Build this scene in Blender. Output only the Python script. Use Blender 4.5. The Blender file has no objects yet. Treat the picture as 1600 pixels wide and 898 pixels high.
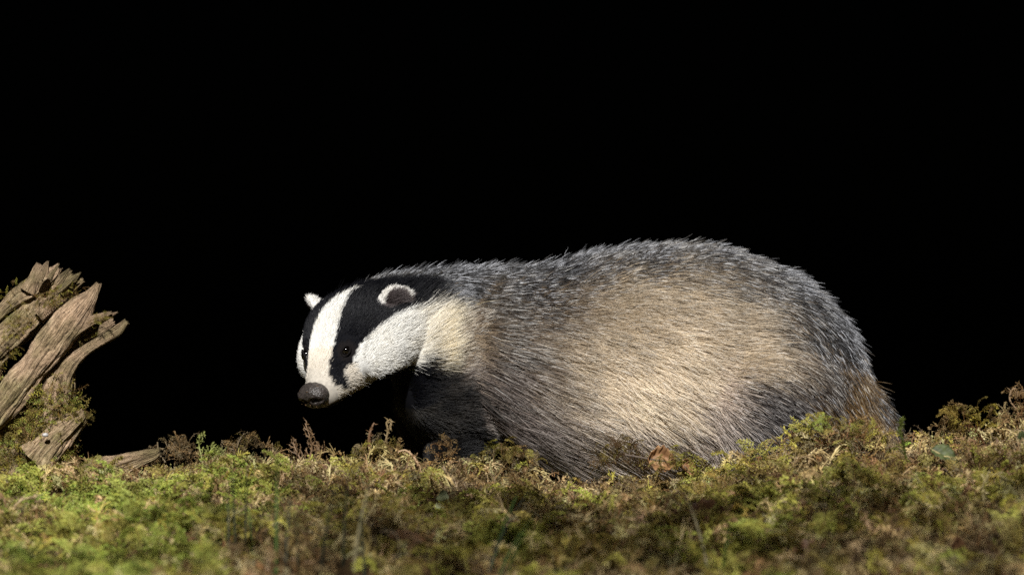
import bpy, bmesh, math
import numpy as np
from mathutils import Vector, Matrix

# ------------------------------------------------------------------ camera, world, sun, exposure
SC = bpy.context.scene
COL = SC.collection
S = 0.0008            # metres per photo pixel at the plane y = 0
CAMD = 5.0            # camera distance to that plane
CZ = 0.20             # camera height above the crest of the bank
cd = bpy.data.cameras.new('camera'); cam = bpy.data.objects.new('camera', cd); COL.objects.link(cam)
cam.location = (0, -CAMD, CZ); cam.rotation_euler = (math.radians(90), 0, 0)
cd.sensor_width = 36; cd.lens = 36 * CAMD / (1600 * S)
cd.clip_start = 0.05; cd.clip_end = 500
cd.dof.use_dof = True; cd.dof.focus_distance = 4.93; cd.dof.aperture_fstop = 5.0
SC.camera = cam

SUN_DIR = Vector((0.08, 0.80, -0.58)).normalized()      # the way the light travels
sun_el = math.asin(-SUN_DIR.z); sun_az = math.atan2(-SUN_DIR.x, -SUN_DIR.y)
w = bpy.data.worlds.new('World'); SC.world = w; w.use_nodes = True
nt = w.node_tree; bg = nt.nodes['Background']
sky = nt.nodes.new('ShaderNodeTexSky'); sky.sky_type = 'NISHITA'; sky.sun_disc = False
sky.sun_elevation = sun_el; sky.sun_rotation = sun_az
nt.links.new(sky.outputs[0], bg.inputs[0]); bg.inputs[1].default_value = 0.00003   # night
sl = bpy.data.lights.new('sun', 'SUN'); sun = bpy.data.objects.new('sun', sl); COL.objects.link(sun)
sl.energy = 5.0; sl.angle = math.radians(1.8); sl.color = (1.0, 0.98, 0.95)
sun.rotation_euler = SUN_DIR.to_track_quat('-Z', 'Y').to_euler()
sun.location = (-2, -3, 3)
vs = SC.view_settings
vs.view_transform = 'Standard'; vs.look = 'None'; vs.exposure = 0.45; vs.gamma = 1.0; vs.use_curve_mapping = False
SC.render.engine = 'CYCLES'
SC.cycles.use_denoising = False
SC.cycles.max_bounces = 10; SC.cycles.transparent_max_bounces = 8; SC.cycles.transmission_bounces = 10
SC.cycles_curves.shape = 'THICK'; SC.cycles_curves.subdivisions = 2

# ------------------------------------------------------------------ helpers
rng = np.random.default_rng(11)

def P(px, py, y=0.0):
    k = S * (CAMD + y) / CAMD
    return np.array([(px - 800) * k, y, CZ + (449 - py) * k])

def to_px(p):
    k = S * (CAMD + p[..., 1]) / CAMD
    return np.stack([800 + p[..., 0] / k, 449 - (p[..., 2] - CZ) / k], -1)

def lin(c):
    c = np.asarray(c, float)
    return np.where(c <= 0.04045, c / 12.92, ((c + 0.055) / 1.055) ** 2.4)

def unit(v):
    return v / np.maximum(np.linalg.norm(v, axis=-1, keepdims=True), 1e-9)

def _h(ix, iy, iz, seed):
    n = (ix * 374761393 + iy * 668265263 + iz * 2147483647 + seed * 974634777).astype(np.int64) & 0xffffffff
    n = ((n ^ (n >> 13)) * 1274126177) & 0xffffffff
    n = ((n ^ (n >> 16)) * 2246822519) & 0xffffffff
    return ((n ^ (n >> 15)) & 0xffff) / 65535.0

def vnoise(p, freq, seed=0):
    q = np.asarray(p) * freq
    i = np.floor(q).astype(np.int64); f = q - i; f = f * f * (3 - 2 * f)
    r = 0
    for dx in (0, 1):
        for dy in (0, 1):
            for dz in (0, 1):
                wgt = (f[..., 0] if dx else 1 - f[..., 0]) * (f[..., 1] if dy else 1 - f[..., 1]) * (f[..., 2] if dz else 1 - f[..., 2])
                r = r + wgt * _h(i[..., 0] + dx, i[..., 1] + dy, i[..., 2] + dz, seed)
    return r * 2 - 1

def sstep(a, b, x):
    t = np.clip((x - a) / (b - a), 0, 1); return t * t * (3 - 2 * t)

def mesh_from(name, v, f, mat=None, smooth=True, parent=None, uv=None, col=None):
    me = bpy.data.meshes.new(name)
    v = np.asarray(v, np.float32)
    if isinstance(f, np.ndarray) and f.ndim == 2:
        me.vertices.add(len(v)); me.vertices.foreach_set('co', v.ravel())
        k = f.shape[1]
        me.loops.add(f.size); me.loops.foreach_set('vertex_index', f.astype(np.int32).ravel())
        me.polygons.add(len(f)); me.polygons.foreach_set('loop_start', np.arange(0, f.size, k, dtype=np.int32))
        me.update(calc_edges=True); me.validate()
    else:
        me.from_pydata([tuple(x) for x in v.tolist()], [], f)
        me.update()
    me.polygons.foreach_set('use_smooth', [smooth] * len(me.polygons))
    if uv is not None:
        a = me.attributes.new('grain', 'FLOAT_VECTOR', 'POINT'); a.data.foreach_set('vector', np.asarray(uv, np.float32).ravel())
    if col is not None:
        c4 = np.ones((len(v), 4), np.float32); c4[:, :3] = col
        a = me.attributes.new('col', 'FLOAT_COLOR', 'POINT'); a.data.foreach_set('color', c4.ravel())
    if mat: me.materials.append(mat)
    o = bpy.data.objects.new(name, me)
    return o

def link(o, parent=None):
    COL.objects.link(o)
    if parent is not None: o.parent = parent
    return o

def tag(o, label=None, cat=None, group=None, kind=None):
    if label: o['label'] = label
    if cat: o['category'] = cat
    if group: o['group'] = group
    if kind: o['kind'] = kind
    return o

def empty(name, loc):
    o = bpy.data.objects.new(name, None); COL.objects.link(o)
    o.location = loc; o.empty_display_size = 0.05
    return o

def shift(o, root):
    """parent a mesh made in world coordinates under an Empty that is only moved"""
    COL.objects.link(o) if o.name not in COL.objects else None
    o.parent = root; o.matrix_parent_inverse = Matrix.Translation(-Vector(root.location))
    return o

# ------------------------------------------------------------------ materials
def new_mat(name):
    m = bpy.data.materials.new(name); m.use_nodes = True
    m.node_tree.nodes.clear()
    return m, m.node_tree.nodes, m.node_tree.links

def N(nodes, typ, **kw):
    n = nodes.new(typ)
    for k, v in kw.items(): setattr(n, k, v)
    return n

def moss_mat(name, instancer):
    m, n, l = new_mat(name)
    out = N(n, 'ShaderNodeOutputMaterial')
    a = N(n, 'ShaderNodeAttribute', attribute_name='col', attribute_type='INSTANCER' if instancer else 'GEOMETRY')
    t = N(n, 'ShaderNodeAttribute', attribute_name='tint', attribute_type='GEOMETRY')
    mx = N(n, 'ShaderNodeMix', data_type='RGBA', blend_type='MULTIPLY'); mx.inputs[0].default_value = 1
    l.new(a.outputs['Color'], mx.inputs[6]); l.new(t.outputs['Color'], mx.inputs[7])
    b = N(n, 'ShaderNodeBsdfPrincipled'); b.inputs['Roughness'].default_value = 0.55
    b.inputs['Specular IOR Level'].default_value = 0.3
    tr = N(n, 'ShaderNodeBsdfTranslucent'); ms = N(n, 'ShaderNodeMixShader'); ms.inputs[0].default_value = 0.3
    l.new(mx.outputs[2], b.inputs['Base Color']); l.new(mx.outputs[2], tr.inputs['Color'])
    l.new(b.outputs[0], ms.inputs[1]); l.new(tr.outputs[0], ms.inputs[2]); l.new(ms.outputs[0], out.inputs[0])
    return m

def simple_mat(name, c1, c2, scale=40, rough=0.6, bump=0.2, spec=0.4, stretch=(1, 1, 1), coat=0.0):
    m, n, l = new_mat(name)
    out = N(n, 'ShaderNodeOutputMaterial'); b = N(n, 'ShaderNodeBsdfPrincipled')
    tc = N(n, 'ShaderNodeTexCoord'); mp = N(n, 'ShaderNodeMapping'); mp.inputs['Scale'].default_value = stretch
    l.new(tc.outputs['Object'], mp.inputs[0])
    ns = N(n, 'ShaderNodeTexNoise'); ns.inputs['Scale'].default_value = scale; ns.inputs['Detail'].default_value = 6
    l.new(mp.outputs[0], ns.inputs[0])
    r = N(n, 'ShaderNodeValToRGB')
    r.color_ramp.elements[0].position = 0.35; r.color_ramp.elements[1].position = 0.65
    r.color_ramp.elements[0].color = (*lin(c1), 1); r.color_ramp.elements[1].color = (*lin(c2), 1)
    l.new(ns.outputs[0], r.inputs[0]); l.new(r.outputs[0], b.inputs['Base Color'])
    b.inputs['Roughness'].default_value = rough; b.inputs['Specular IOR Level'].default_value = spec
    b.inputs['Coat Weight'].default_value = coat
    bp = N(n, 'ShaderNodeBump'); bp.inputs['Strength'].default_value = bump; bp.inputs['Distance'].default_value = 0.002
    l.new(ns.outputs[0], bp.inputs['Height']); l.new(bp.outputs[0], b.inputs['Normal'])
    l.new(b.outputs[0], out.inputs[0])
    return m

def wood_mat(name):
    m, n, l = new_mat(name)
    out = N(n, 'ShaderNodeOutputMaterial'); b = N(n, 'ShaderNodeBsdfPrincipled')
    g = N(n, 'ShaderNodeAttribute', attribute_name='grain', attribute_type='GEOMETRY')
    tc = N(n, 'ShaderNodeTexCoord')
    # long fibres: grain = (cos, sin, along)
    mp = N(n, 'ShaderNodeMapping'); mp.inputs['Scale'].default_value = (5.5, 5.5, 7)
    wn = N(n, 'ShaderNodeTexNoise'); wn.inputs['Scale'].default_value = 26; wn.inputs['Detail'].default_value = 3; l.new(tc.outputs['Object'], wn.inputs[0])
    wv = N(n, 'ShaderNodeVectorMath', operation='MULTIPLY_ADD'); wv.inputs[1].default_value = (.55, .55, .25); l.new(wn.outputs['Color'], wv.inputs[0]); l.new(g.outputs['Vector'], wv.inputs[2])
    l.new(wv.outputs[0], mp.inputs[0])
    fib = N(n, 'ShaderNodeTexNoise'); fib.inputs['Scale'].default_value = 1.6; fib.inputs['Detail'].default_value = 8; fib.inputs['Roughness'].default_value = 0.7
    l.new(mp.outputs[0], fib.inputs[0])
    big = N(n, 'ShaderNodeTexNoise'); big.inputs['Scale'].default_value = 22; big.inputs['Detail'].default_value = 5
    l.new(tc.outputs['Object'], big.inputs[0])
    fine = N(n, 'ShaderNodeTexNoise'); fine.inputs['Scale'].default_value = 160; fine.inputs['Detail'].default_value = 4
    l.new(tc.outputs['Object'], fine.inputs[0])
    r1 = N(n, 'ShaderNodeValToRGB'); e = r1.color_ramp.elements
    e[0].position = 0.36; e[0].color = (*lin((0.30, 0.26, 0.22)), 1); e[1].position = 0.68; e[1].color = (*lin((0.90, 0.85, 0.77)), 1)
    x = e.new(0.5); x.color = (*lin((0.73, 0.66, 0.57)), 1)
    l.new(fib.outputs[0], r1.inputs[0])
    # greenish algae and pinkish grey weathering
    r2 = N(n, 'ShaderNodeValToRGB'); e = r2.color_ramp.elements
    e[0].position = 0.30; e[0].color = (*lin((0.60, 0.63, 0.46)), 1); e[1].position = 0.62; e[1].color = (*lin((0.98, 0.92, 0.87)), 1)
    l.new(big.outputs[0], r2.inputs[0])
    mx = N(n, 'ShaderNodeMix', data_type='RGBA', blend_type='MULTIPLY'); mx.inputs[0].default_value = 1
    l.new(r1.outputs[0], mx.inputs[6]); l.new(r2.outputs[0], mx.inputs[7])
    r3 = N(n, 'ShaderNodeValToRGB'); e = r3.color_ramp.elements
    e[0].position = 0.3; e[0].color = (0.78, 0.76, 0.73, 1); e[1].position = 0.6; e[1].color = (1.22, 1.2, 1.17, 1)
    l.new(fine.outputs[0], r3.inputs[0])
    mx2 = N(n, 'ShaderNodeMix', data_type='RGBA', blend_type='MULTIPLY'); mx2.inputs[0].default_value = 0.8
    l.new(mx.outputs[2], mx2.inputs[6]); l.new(r3.outputs[0], mx2.inputs[7])
    l.new(mx2.outputs[2], b.inputs['Base Color'])
    b.inputs['Roughness'].default_value = 0.85; b.inputs['Specular IOR Level'].default_value = 0.2
    ad = N(n, 'ShaderNodeMath', operation='ADD'); l.new(fib.outputs[0], ad.inputs[0])
    ml = N(n, 'ShaderNodeMath', operation='MULTIPLY'); ml.inputs[1].default_value = 0.4
    l.new(fine.outputs[0], ml.inputs[0]); l.new(ml.outputs[0], ad.inputs[1])
    bp = N(n, 'ShaderNodeBump'); bp.inputs['Strength'].default_value = 1.0; bp.inputs['Distance'].default_value = 0.009
    l.new(ad.outputs[0], bp.inputs['Height']); l.new(bp.outputs[0], b.inputs['Normal'])
    l.new(b.outputs[0], out.inputs[0])
    return m

def fur_mat(name):
    m, n, l = new_mat(name)
    out = N(n, 'ShaderNodeOutputMaterial')
    hi = N(n, 'ShaderNodeHairInfo')
    A = {k: N(n, 'ShaderNodeAttribute', attribute_name=k, attribute_type='GEOMETRY') for k in ('c_base', 'c_mid', 'c_tip', 'band')}
    # a guard hair: pale base, dark band, pale tip; 'band' shifts where the tip starts
    sub = N(n, 'ShaderNodeMath', operation='SUBTRACT'); l.new(hi.outputs['Intercept'], sub.inputs[0]); l.new(A['band'].outputs['Fac'], sub.inputs[1])
    r1 = N(n, 'ShaderNodeMapRange'); r1.inputs[1].default_value = 0.30; r1.inputs[2].default_value = 0.45
    r2 = N(n, 'ShaderNodeMapRange'); r2.inputs[1].default_value = 0.66; r2.inputs[2].default_value = 0.74
    l.new(sub.outputs[0], r1.inputs[0]); l.new(sub.outputs[0], r2.inputs[0])
    m1 = N(n, 'ShaderNodeMix', data_type='RGBA'); m2 = N(n, 'ShaderNodeMix', data_type='RGBA')
    l.new(r1.outputs[0], m1.inputs[0]); l.new(A['c_base'].outputs['Color'], m1.inputs[6]); l.new(A['c_mid'].outputs['Color'], m1.inputs[7])
    l.new(r2.outputs[0], m2.inputs[0]); l.new(m1.outputs[2], m2.inputs[6]); l.new(A['c_tip'].outputs['Color'], m2.inputs[7])
    h = N(n, 'ShaderNodeBsdfHairPrincipled'); h.parametrization = 'COLOR'
    l.new(m2.outputs[2], h.inputs['Color'])
    h.inputs['Roughness'].default_value = 0.38; h.inputs['Radial Roughness'].default_value = 0.5
    h.inputs['Coat'].default_value = 0.0; h.inputs['Random Roughness'].default_value = 0.2
    df = N(n, 'ShaderNodeBsdfDiffuse'); l.new(m2.outputs[2], df.inputs['Color'])
    ms = N(n, 'ShaderNodeMixShader'); ms.inputs[0].default_value = 0.6
    l.new(h.outputs[0], ms.inputs[1]); l.new(df.outputs[0], ms.inputs[2]); l.new(ms.outputs[0], out.inputs[0])
    return m

def skin_mat(name):
    m, n, l = new_mat(name)
    out = N(n, 'ShaderNodeOutputMaterial'); b = N(n, 'ShaderNodeBsdfPrincipled')
    a = N(n, 'ShaderNodeAttribute', attribute_name='col', attribute_type='GEOMETRY')
    ns = N(n, 'ShaderNodeTexNoise'); ns.inputs['Scale'].default_value = 300
    tc = N(n, 'ShaderNodeTexCoord'); l.new(tc.outputs['Object'], ns.inputs[0])
    mx = N(n, 'ShaderNodeMix', data_type='RGBA', blend_type='MULTIPLY'); mx.inputs[0].default_value = 0.5
    l.new(a.outputs['Color'], mx.inputs[6]); l.new(ns.outputs[0], mx.inputs[7])
    l.new(mx.outputs[2], b.inputs['Base Color']); b.inputs['Roughness'].default_value = 0.9
    b.inputs['Specular IOR Level'].default_value = 0.1
    l.new(b.outputs[0], out.inputs[0])
    return m

MOSS_I = moss_mat('moss_scattered', True)
MOSS_M = moss_mat('moss_sprig', False)
WOOD = wood_mat('weathered_wood')
SOIL = simple_mat('forest_soil', (0.16, 0.12, 0.08), (0.27, 0.21, 0.13), 60, 0.95, 0.8, 0.1)
FUR = fur_mat('badger_fur')
SKIN = skin_mat('badger_skin')

# ------------------------------------------------------------------ ground
CREST_Y = -0.20
_cx = [-600, 0, 100, 200, 300, 400, 500, 560, 600, 650, 700, 750, 800, 860, 920, 970, 1050, 1120, 1200, 1260, 1320, 1400, 1450, 1500, 1550, 1600, 2200]
_cy = [784, 775, 768, 768, 754, 746, 746, 742, 736, 744, 758, 764, 758, 774, 776, 768, 772, 760, 738, 712, 700, 708, 706, 688, 684, 668, 644]
def crest_z(x):
    px = 800 + x / (S * (CAMD + CREST_Y) / CAMD)
    py = np.interp(px, _cx, _cy)
    return CZ + (449 - py) * S * (CAMD + CREST_Y) / CAMD

def ground_z(x, y):
    x = np.asarray(x, float); y = np.asarray(y, float)
    zc = crest_z(x)
    c = -0.05
    fr = np.minimum(y - CREST_Y, 0)                # in front of the crest (negative)
    front = 0.055 * fr - 0.018 * (1 - np.exp(fr * 2.2))
    # the crest profile fades out towards the camera
    k = np.exp(-np.abs(fr) * 2.0)
    zf = c + (zc - c) * (0.35 + 0.65 * k) + front
    bk = np.maximum(y - CREST_Y, 0)
    zb = zc - (zc + 0.085) * sstep(0.02, 0.16, bk) - 0.22 * np.maximum(bk - 0.42, 0)
    z = np.where(y < CREST_Y, zf, zb)
    p = np.stack([x, y, np.zeros_like(x)], -1)
    near = np.exp(-np.maximum(np.abs(y + 0.5) - 0.8, 0) * 2) * np.exp(-np.maximum(np.abs(x) - 1.0, 0))
    lump = 0.017 * vnoise(p, 7, 3) + 0.012 * vnoise(p, 15, 4) + 0.005 * vnoise(p, 34, 5)
    lump = lump * (0.35 + 0.65 * sstep(0.0, 0.12, np.abs(y - CREST_Y))) * near
    return z + lump

def build_ground():
    def axis(lo, hi, step, far):
        core = np.arange(lo, hi + 1e-6, step)
        out = []; d = step; a = hi
        while a < far: d *= 1.35; a += d; out.append(a)
        neg = []; d = step; a = lo
        while a > -far: d *= 1.35; a -= d; neg.append(a)
        return np.concatenate([neg[::-1], core, out])
    xs = axis(-1.2, 1.2, 0.012, 120); ys = axis(-1.4, 0.5, 0.012, 120)
    X, Y = np.meshgrid(xs, ys)
    Z = ground_z(X, Y)
    Z = np.maximum(Z, -30)
    v = np.stack([X, Y, Z], -1).reshape(-1, 3)
    nx, ny = len(xs), len(ys)
    i = np.arange(nx * ny).reshape(ny, nx)
    f = np.stack([i[:-1, :-1], i[:-1, 1:], i[1:, 1:], i[1:, :-1]], -1).reshape(-1, 4)
    o = link(mesh_from('ground', v, f, SOIL))
    tag(o, 'dark soil bank under the moss carpet, falling away behind the badger', 'ground', kind='structure')
build_ground()

# ------------------------------------------------------------------ moss sprigs (prototypes)
def tube(pts, rad, sides=3):
    pts = np.asarray(pts); n = len(pts)
    t = unit(np.gradient(pts, axis=0))
    ref = np.array([0.31, 0.2, 0.93]); a = unit(np.cross(t, ref)); b = np.cross(t, a)
    ang = np.arange(sides) * 2 * np.pi / sides
    v = (pts[:, None] + np.asarray(rad)[:, None, None] * (np.cos(ang)[None, :, None] * a[:, None] + np.sin(ang)[None, :, None] * b[:, None])).reshape(-1, 3)
    i = np.arange(n - 1)[:, None] * sides + np.arange(sides)[None]
    j = np.arange(n - 1)[:, None] * sides + (np.arange(sides)[None] + 1) % sides
    f = np.stack([i, j, j + sides, i + sides], -1).reshape(-1, 4)
    return v, f

class Acc:
    def __init__(s): s.v = []; s.f = []; s.c = []; s.n = 0
    def add(s, v, f, c):
        s.v.append(v); s.f.append(f + s.n); s.n += len(v)
        s.c.append(np.broadcast_to(np.asarray(c, float), (len(v), 3)).copy())
    def get(s): return np.concatenate(s.v), np.concatenate(s.f), np.concatenate(s.c)

def leaf(acc, p, d, nrm, L, W, c0, c1):
    side = np.cross(d, nrm); side = side / max(np.linalg.norm(side), 1e-6)
    v = np.array([p, p + d * L * .45 + side * W, p + d * L + nrm * L * .25, p + d * L * .45 - side * W])
    acc.v.append(v); acc.f.append(np.array([[0, 1, 2, 3]]) + acc.n); acc.n += 4
    acc.c.append(np.array([c0, c1, c1, c1]))

def feather(r, n=11, leaves=5, arch=1.0, dry=False):
    """pinnate moss frond of unit length, rooted at the origin, rising and arching over +x"""
    a = Acc()
    t = np.linspace(0, 1, n)
    el = math.radians(r.uniform(58, 82)) - arch * t ** 1.4 * r.uniform(0.9, 2.0) - (t ** 4) * (1.2 if dry else 0.5)
    sway = r.uniform(-0.5, 0.5) * t
    dirs = np.stack([np.cos(el) * np.cos(sway), np.cos(el) * np.sin(sway), np.sin(el)], -1)
    pts = np.concatenate([[np.zeros(3)], np.cumsum(dirs[:-1] / (n - 1), 0)])
    v, f = tube(pts, 0.016 * (1 - 0.75 * t) + 0.004)
    a.add(v, f, (0.62, 0.5, 0.38))
    for k in range(2, n):
        for s in (-1, 1):
            if r.random() < 0.12: continue
            tt = t[k]; up = np.cross(dirs[k], [0, 1, 0]); up = -up if up[2] < 0 else up
            side = np.array([0, s, 0.0])
            L = 0.36 * (1 - tt) ** 0.6 * min(1, (tt + .12) * 2.2) * r.uniform(0.7, 1.2) + 0.05
            m = 5; u = np.linspace(0, 1, m)[:, None]
            d0 = unit(side * 1.0 + dirs[k] * 0.65 + up * r.uniform(-.1, .4))
            dr = -up * (0.45 if not dry else r.uniform(-0.6, 0.9)) + dirs[k] * 0.35
            bp = pts[k] + L * (d0 * u + dr * u ** 2 * 0.6)
            v, f = tube(bp, 0.009 * (1 - 0.7 * u[:, 0]))
            sh = r.uniform(0.75, 1.1)
            a.add(v, f, np.array((0.85, 0.85, 0.6)) * sh)
            for q in range(leaves):
                x = (q + 0.5) / leaves
                p = pts[k] + L * (d0 * x + dr * x * x * 0.6); dd = unit(d0 + dr * 1.2 * x)
                for e in (-1, 1):
                    nn = unit(np.cross(dd, dirs[k]) + r.normal(0, .4, 3))
                    ld = unit(dd * 0.9 + e * dirs[k] * 0.55 + r.normal(0, .25, 3))
                    leaf(a, p, ld, nn, 0.075 * (1 - .4 * x), 0.018, np.array((.8, .8, .6)) * sh, np.array((1.05, 1.08, 1.0)) * sh * (0.85 + .35 * tt))
    return a.get()

def star(r, n=34):
    """upright leafy moss shoot of unit length with recurved pointed leaves"""
    a = Acc(); t = np.linspace(0, 1, 8)
    bx, by = r.uniform(-.4, .4, 2)
    pts = np.stack([bx * t ** 2, by * t ** 2, t * 0.95], -1)
    v, f = tube(pts, 0.022 * (1 - .6 * t)); a.add(v, f, (0.7, 0.5, 0.35))
    for k in range(n):
        x = 0.12 + 0.88 * k / n; ph = k * 2.4 + r.uniform(-.3, .3)
        p = np.array([bx * x * x, by * x * x, x * .95])
        d = unit(np.array([math.cos(ph), math.sin(ph), 0.35 + 0.9 * x ** 3 + r.uniform(-.3, .3)]))
        nn = unit(np.array([-math.cos(ph) * .4, -math.sin(ph) * .4, 1.0]) + r.normal(0, .2, 3))
        g = 0.55 + 0.55 * x
        leaf(a, p, d, -nn * 0.6, 0.26 * (1.1 - .4 * x) * r.uniform(.8, 1.2), 0.035, np.array((.8, .75, .5)) * g, np.array((1, 1.05, .9)) * g)
    return a.get()

def curly(r, n=6):
    """dry tangle: thin curling stems with shrivelled leaflets"""
    a = Acc()
    for k in range(n):
        m = 12; t = np.linspace(0, 1, m)
        az = r.uniform(0, 6.28); el = math.radians(r.uniform(35, 85)); cu = r.uniform(2.0, 6.0) * r.choice([-1, 1])
        e = el - np.abs(cu) * t ** 2.4 * 0.8; a2 = az + cu * 0.25 * t
        d = np.stack([np.cos(e) * np.cos(a2), np.cos(e) * np.sin(a2), np.sin(e)], -1)
        L = r.uniform(0.5, 1.0)
        pts = np.concatenate([[np.zeros(3)], np.cumsum(d[:-1] * L / (m - 1), 0)])
        v, f = tube(pts, 0.014 * (1 - .6 * t)); sh = r.uniform(.7, 1.15); a.add(v, f, np.array((1, .95, .85)) * sh)
        for q in range(14):
            i = r.integers(2, m)
            ld = unit(d[i] + r.normal(0, .9, 3))
            leaf(a, pts[i], ld, unit(r.normal(0, 1, 3)), r.uniform(.06, .15), 0.017, np.array((.8, .75, .65)) * sh, np.array((1, .97, .88)) * sh)
    return a.get()

def strand(r):
    """one long arching stem with short side twigs, tip rolled in"""
    a = Acc(); m = 16; t = np.linspace(0, 1, m)
    el = math.radians(r.uniform(55, 80)) - t ** 1.5 * r.uniform(1.2, 2.6) - t ** 5 * 2.0; sw = r.uniform(-1, 1) * t
    d = np.stack([np.cos(el) * np.cos(sw), np.cos(el) * np.sin(sw), np.sin(el)], -1)
    pts = np.concatenate([[np.zeros(3)], np.cumsum(d[:-1] / (m - 1), 0)])
    v, f = tube(pts, .020 * (1 - .6 * t)); a.add(v, f, (1, 1, 1))
    for k in range(14):
        i = r.integers(3, m); dd = unit(d[i] + r.normal(0, .7, 3)); L = r.uniform(.08, .2)
        u = np.linspace(0, 1, 4)[:, None]
        v, f = tube(pts[i] + dd * u * L + d[i] * u ** 2 * L * .6, .013 * (1 - .7 * u[:, 0])); a.add(v, f, (.95, .95, .9))
        for q in range(4): leaf(a, pts[i] + dd * L * q * .25, unit(dd + r.normal(0, .5, 3)), unit(r.normal(0, 1, 3)), .07, .018, (.9, .9, .85), (1.05, 1.05, 1))
    return a.get()

pr = np.random.default_rng(5)
PROTO = [feather(pr, 12, 5, 1.0) for _ in range(6)] + [star(pr) for _ in range(4)] + [curly(pr) for _ in range(4)] + [feather(pr, 9, 3, 1.2, True) for _ in range(3)] + [strand(pr) for _ in range(4)]
SMALL = [feather(pr, 7, 2, 1.1) for _ in range(4)] + [star(pr, 18) for _ in range(3)]
FEATHER, STAR, CURLY, DRY, STRAND = range(0, 6), range(6, 10), range(10, 14), range(14, 17), range(17, 21)

def proto_obj(i):
    v, f, c = PROTO[i]
    o = mesh_from('moss_shape', v, f, MOSS_I, smooth=False)
    a = o.data.attributes.new('tint', 'FLOAT_COLOR', 'POINT'); c4 = np.ones((len(v), 4), np.float32); c4[:, :3] = c
    a.data.foreach_set('color', c4.ravel())
    return o
PROTO_OBJ = [proto_obj(i) for i in range(len(PROTO))]

def merged(name, items, mat=MOSS_M):
    """items: (proto tuple, 3x3 matrix, origin, colour) -> one mesh"""
    vs_, fs_, cs_, ts_ = [], [], [], []; n = 0
    for (v, f, c), M, o, colr in items:
        vs_.append(v @ np.asarray(M).T + o); fs_.append(f + n); n += len(v)
        cs_.append(np.broadcast_to(colr, (len(v), 3))); ts_.append(c)
    v = np.concatenate(vs_); o = mesh_from(name, v, np.concatenate(fs_), mat, smooth=False, col=np.concatenate(cs_))
    a = o.data.attributes.new('tint', 'FLOAT_COLOR', 'POINT'); c4 = np.ones((len(v), 4), np.float32); c4[:, :3] = np.concatenate(ts_)
    a.data.foreach_set('color', c4.ravel())
    return o

def rot(ax=0, ay=0, az=0, s=1.0):
    from mathutils import Euler
    return np.array(Euler((ax, ay, az)).to_matrix()) * s

GREEN = lin((0.66, 0.63, 0.31)); BRIGHT = lin((0.60, 0.64, 0.32)); OLIVE = lin((0.56, 0.50, 0.28))
BROWN = lin((0.56, 0.46, 0.32)); STRAW = lin((0.78, 0.71, 0.52)); DARKB = lin((0.38, 0.29, 0.2)); GREY = lin((0.54, 0.48, 0.38))

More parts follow.
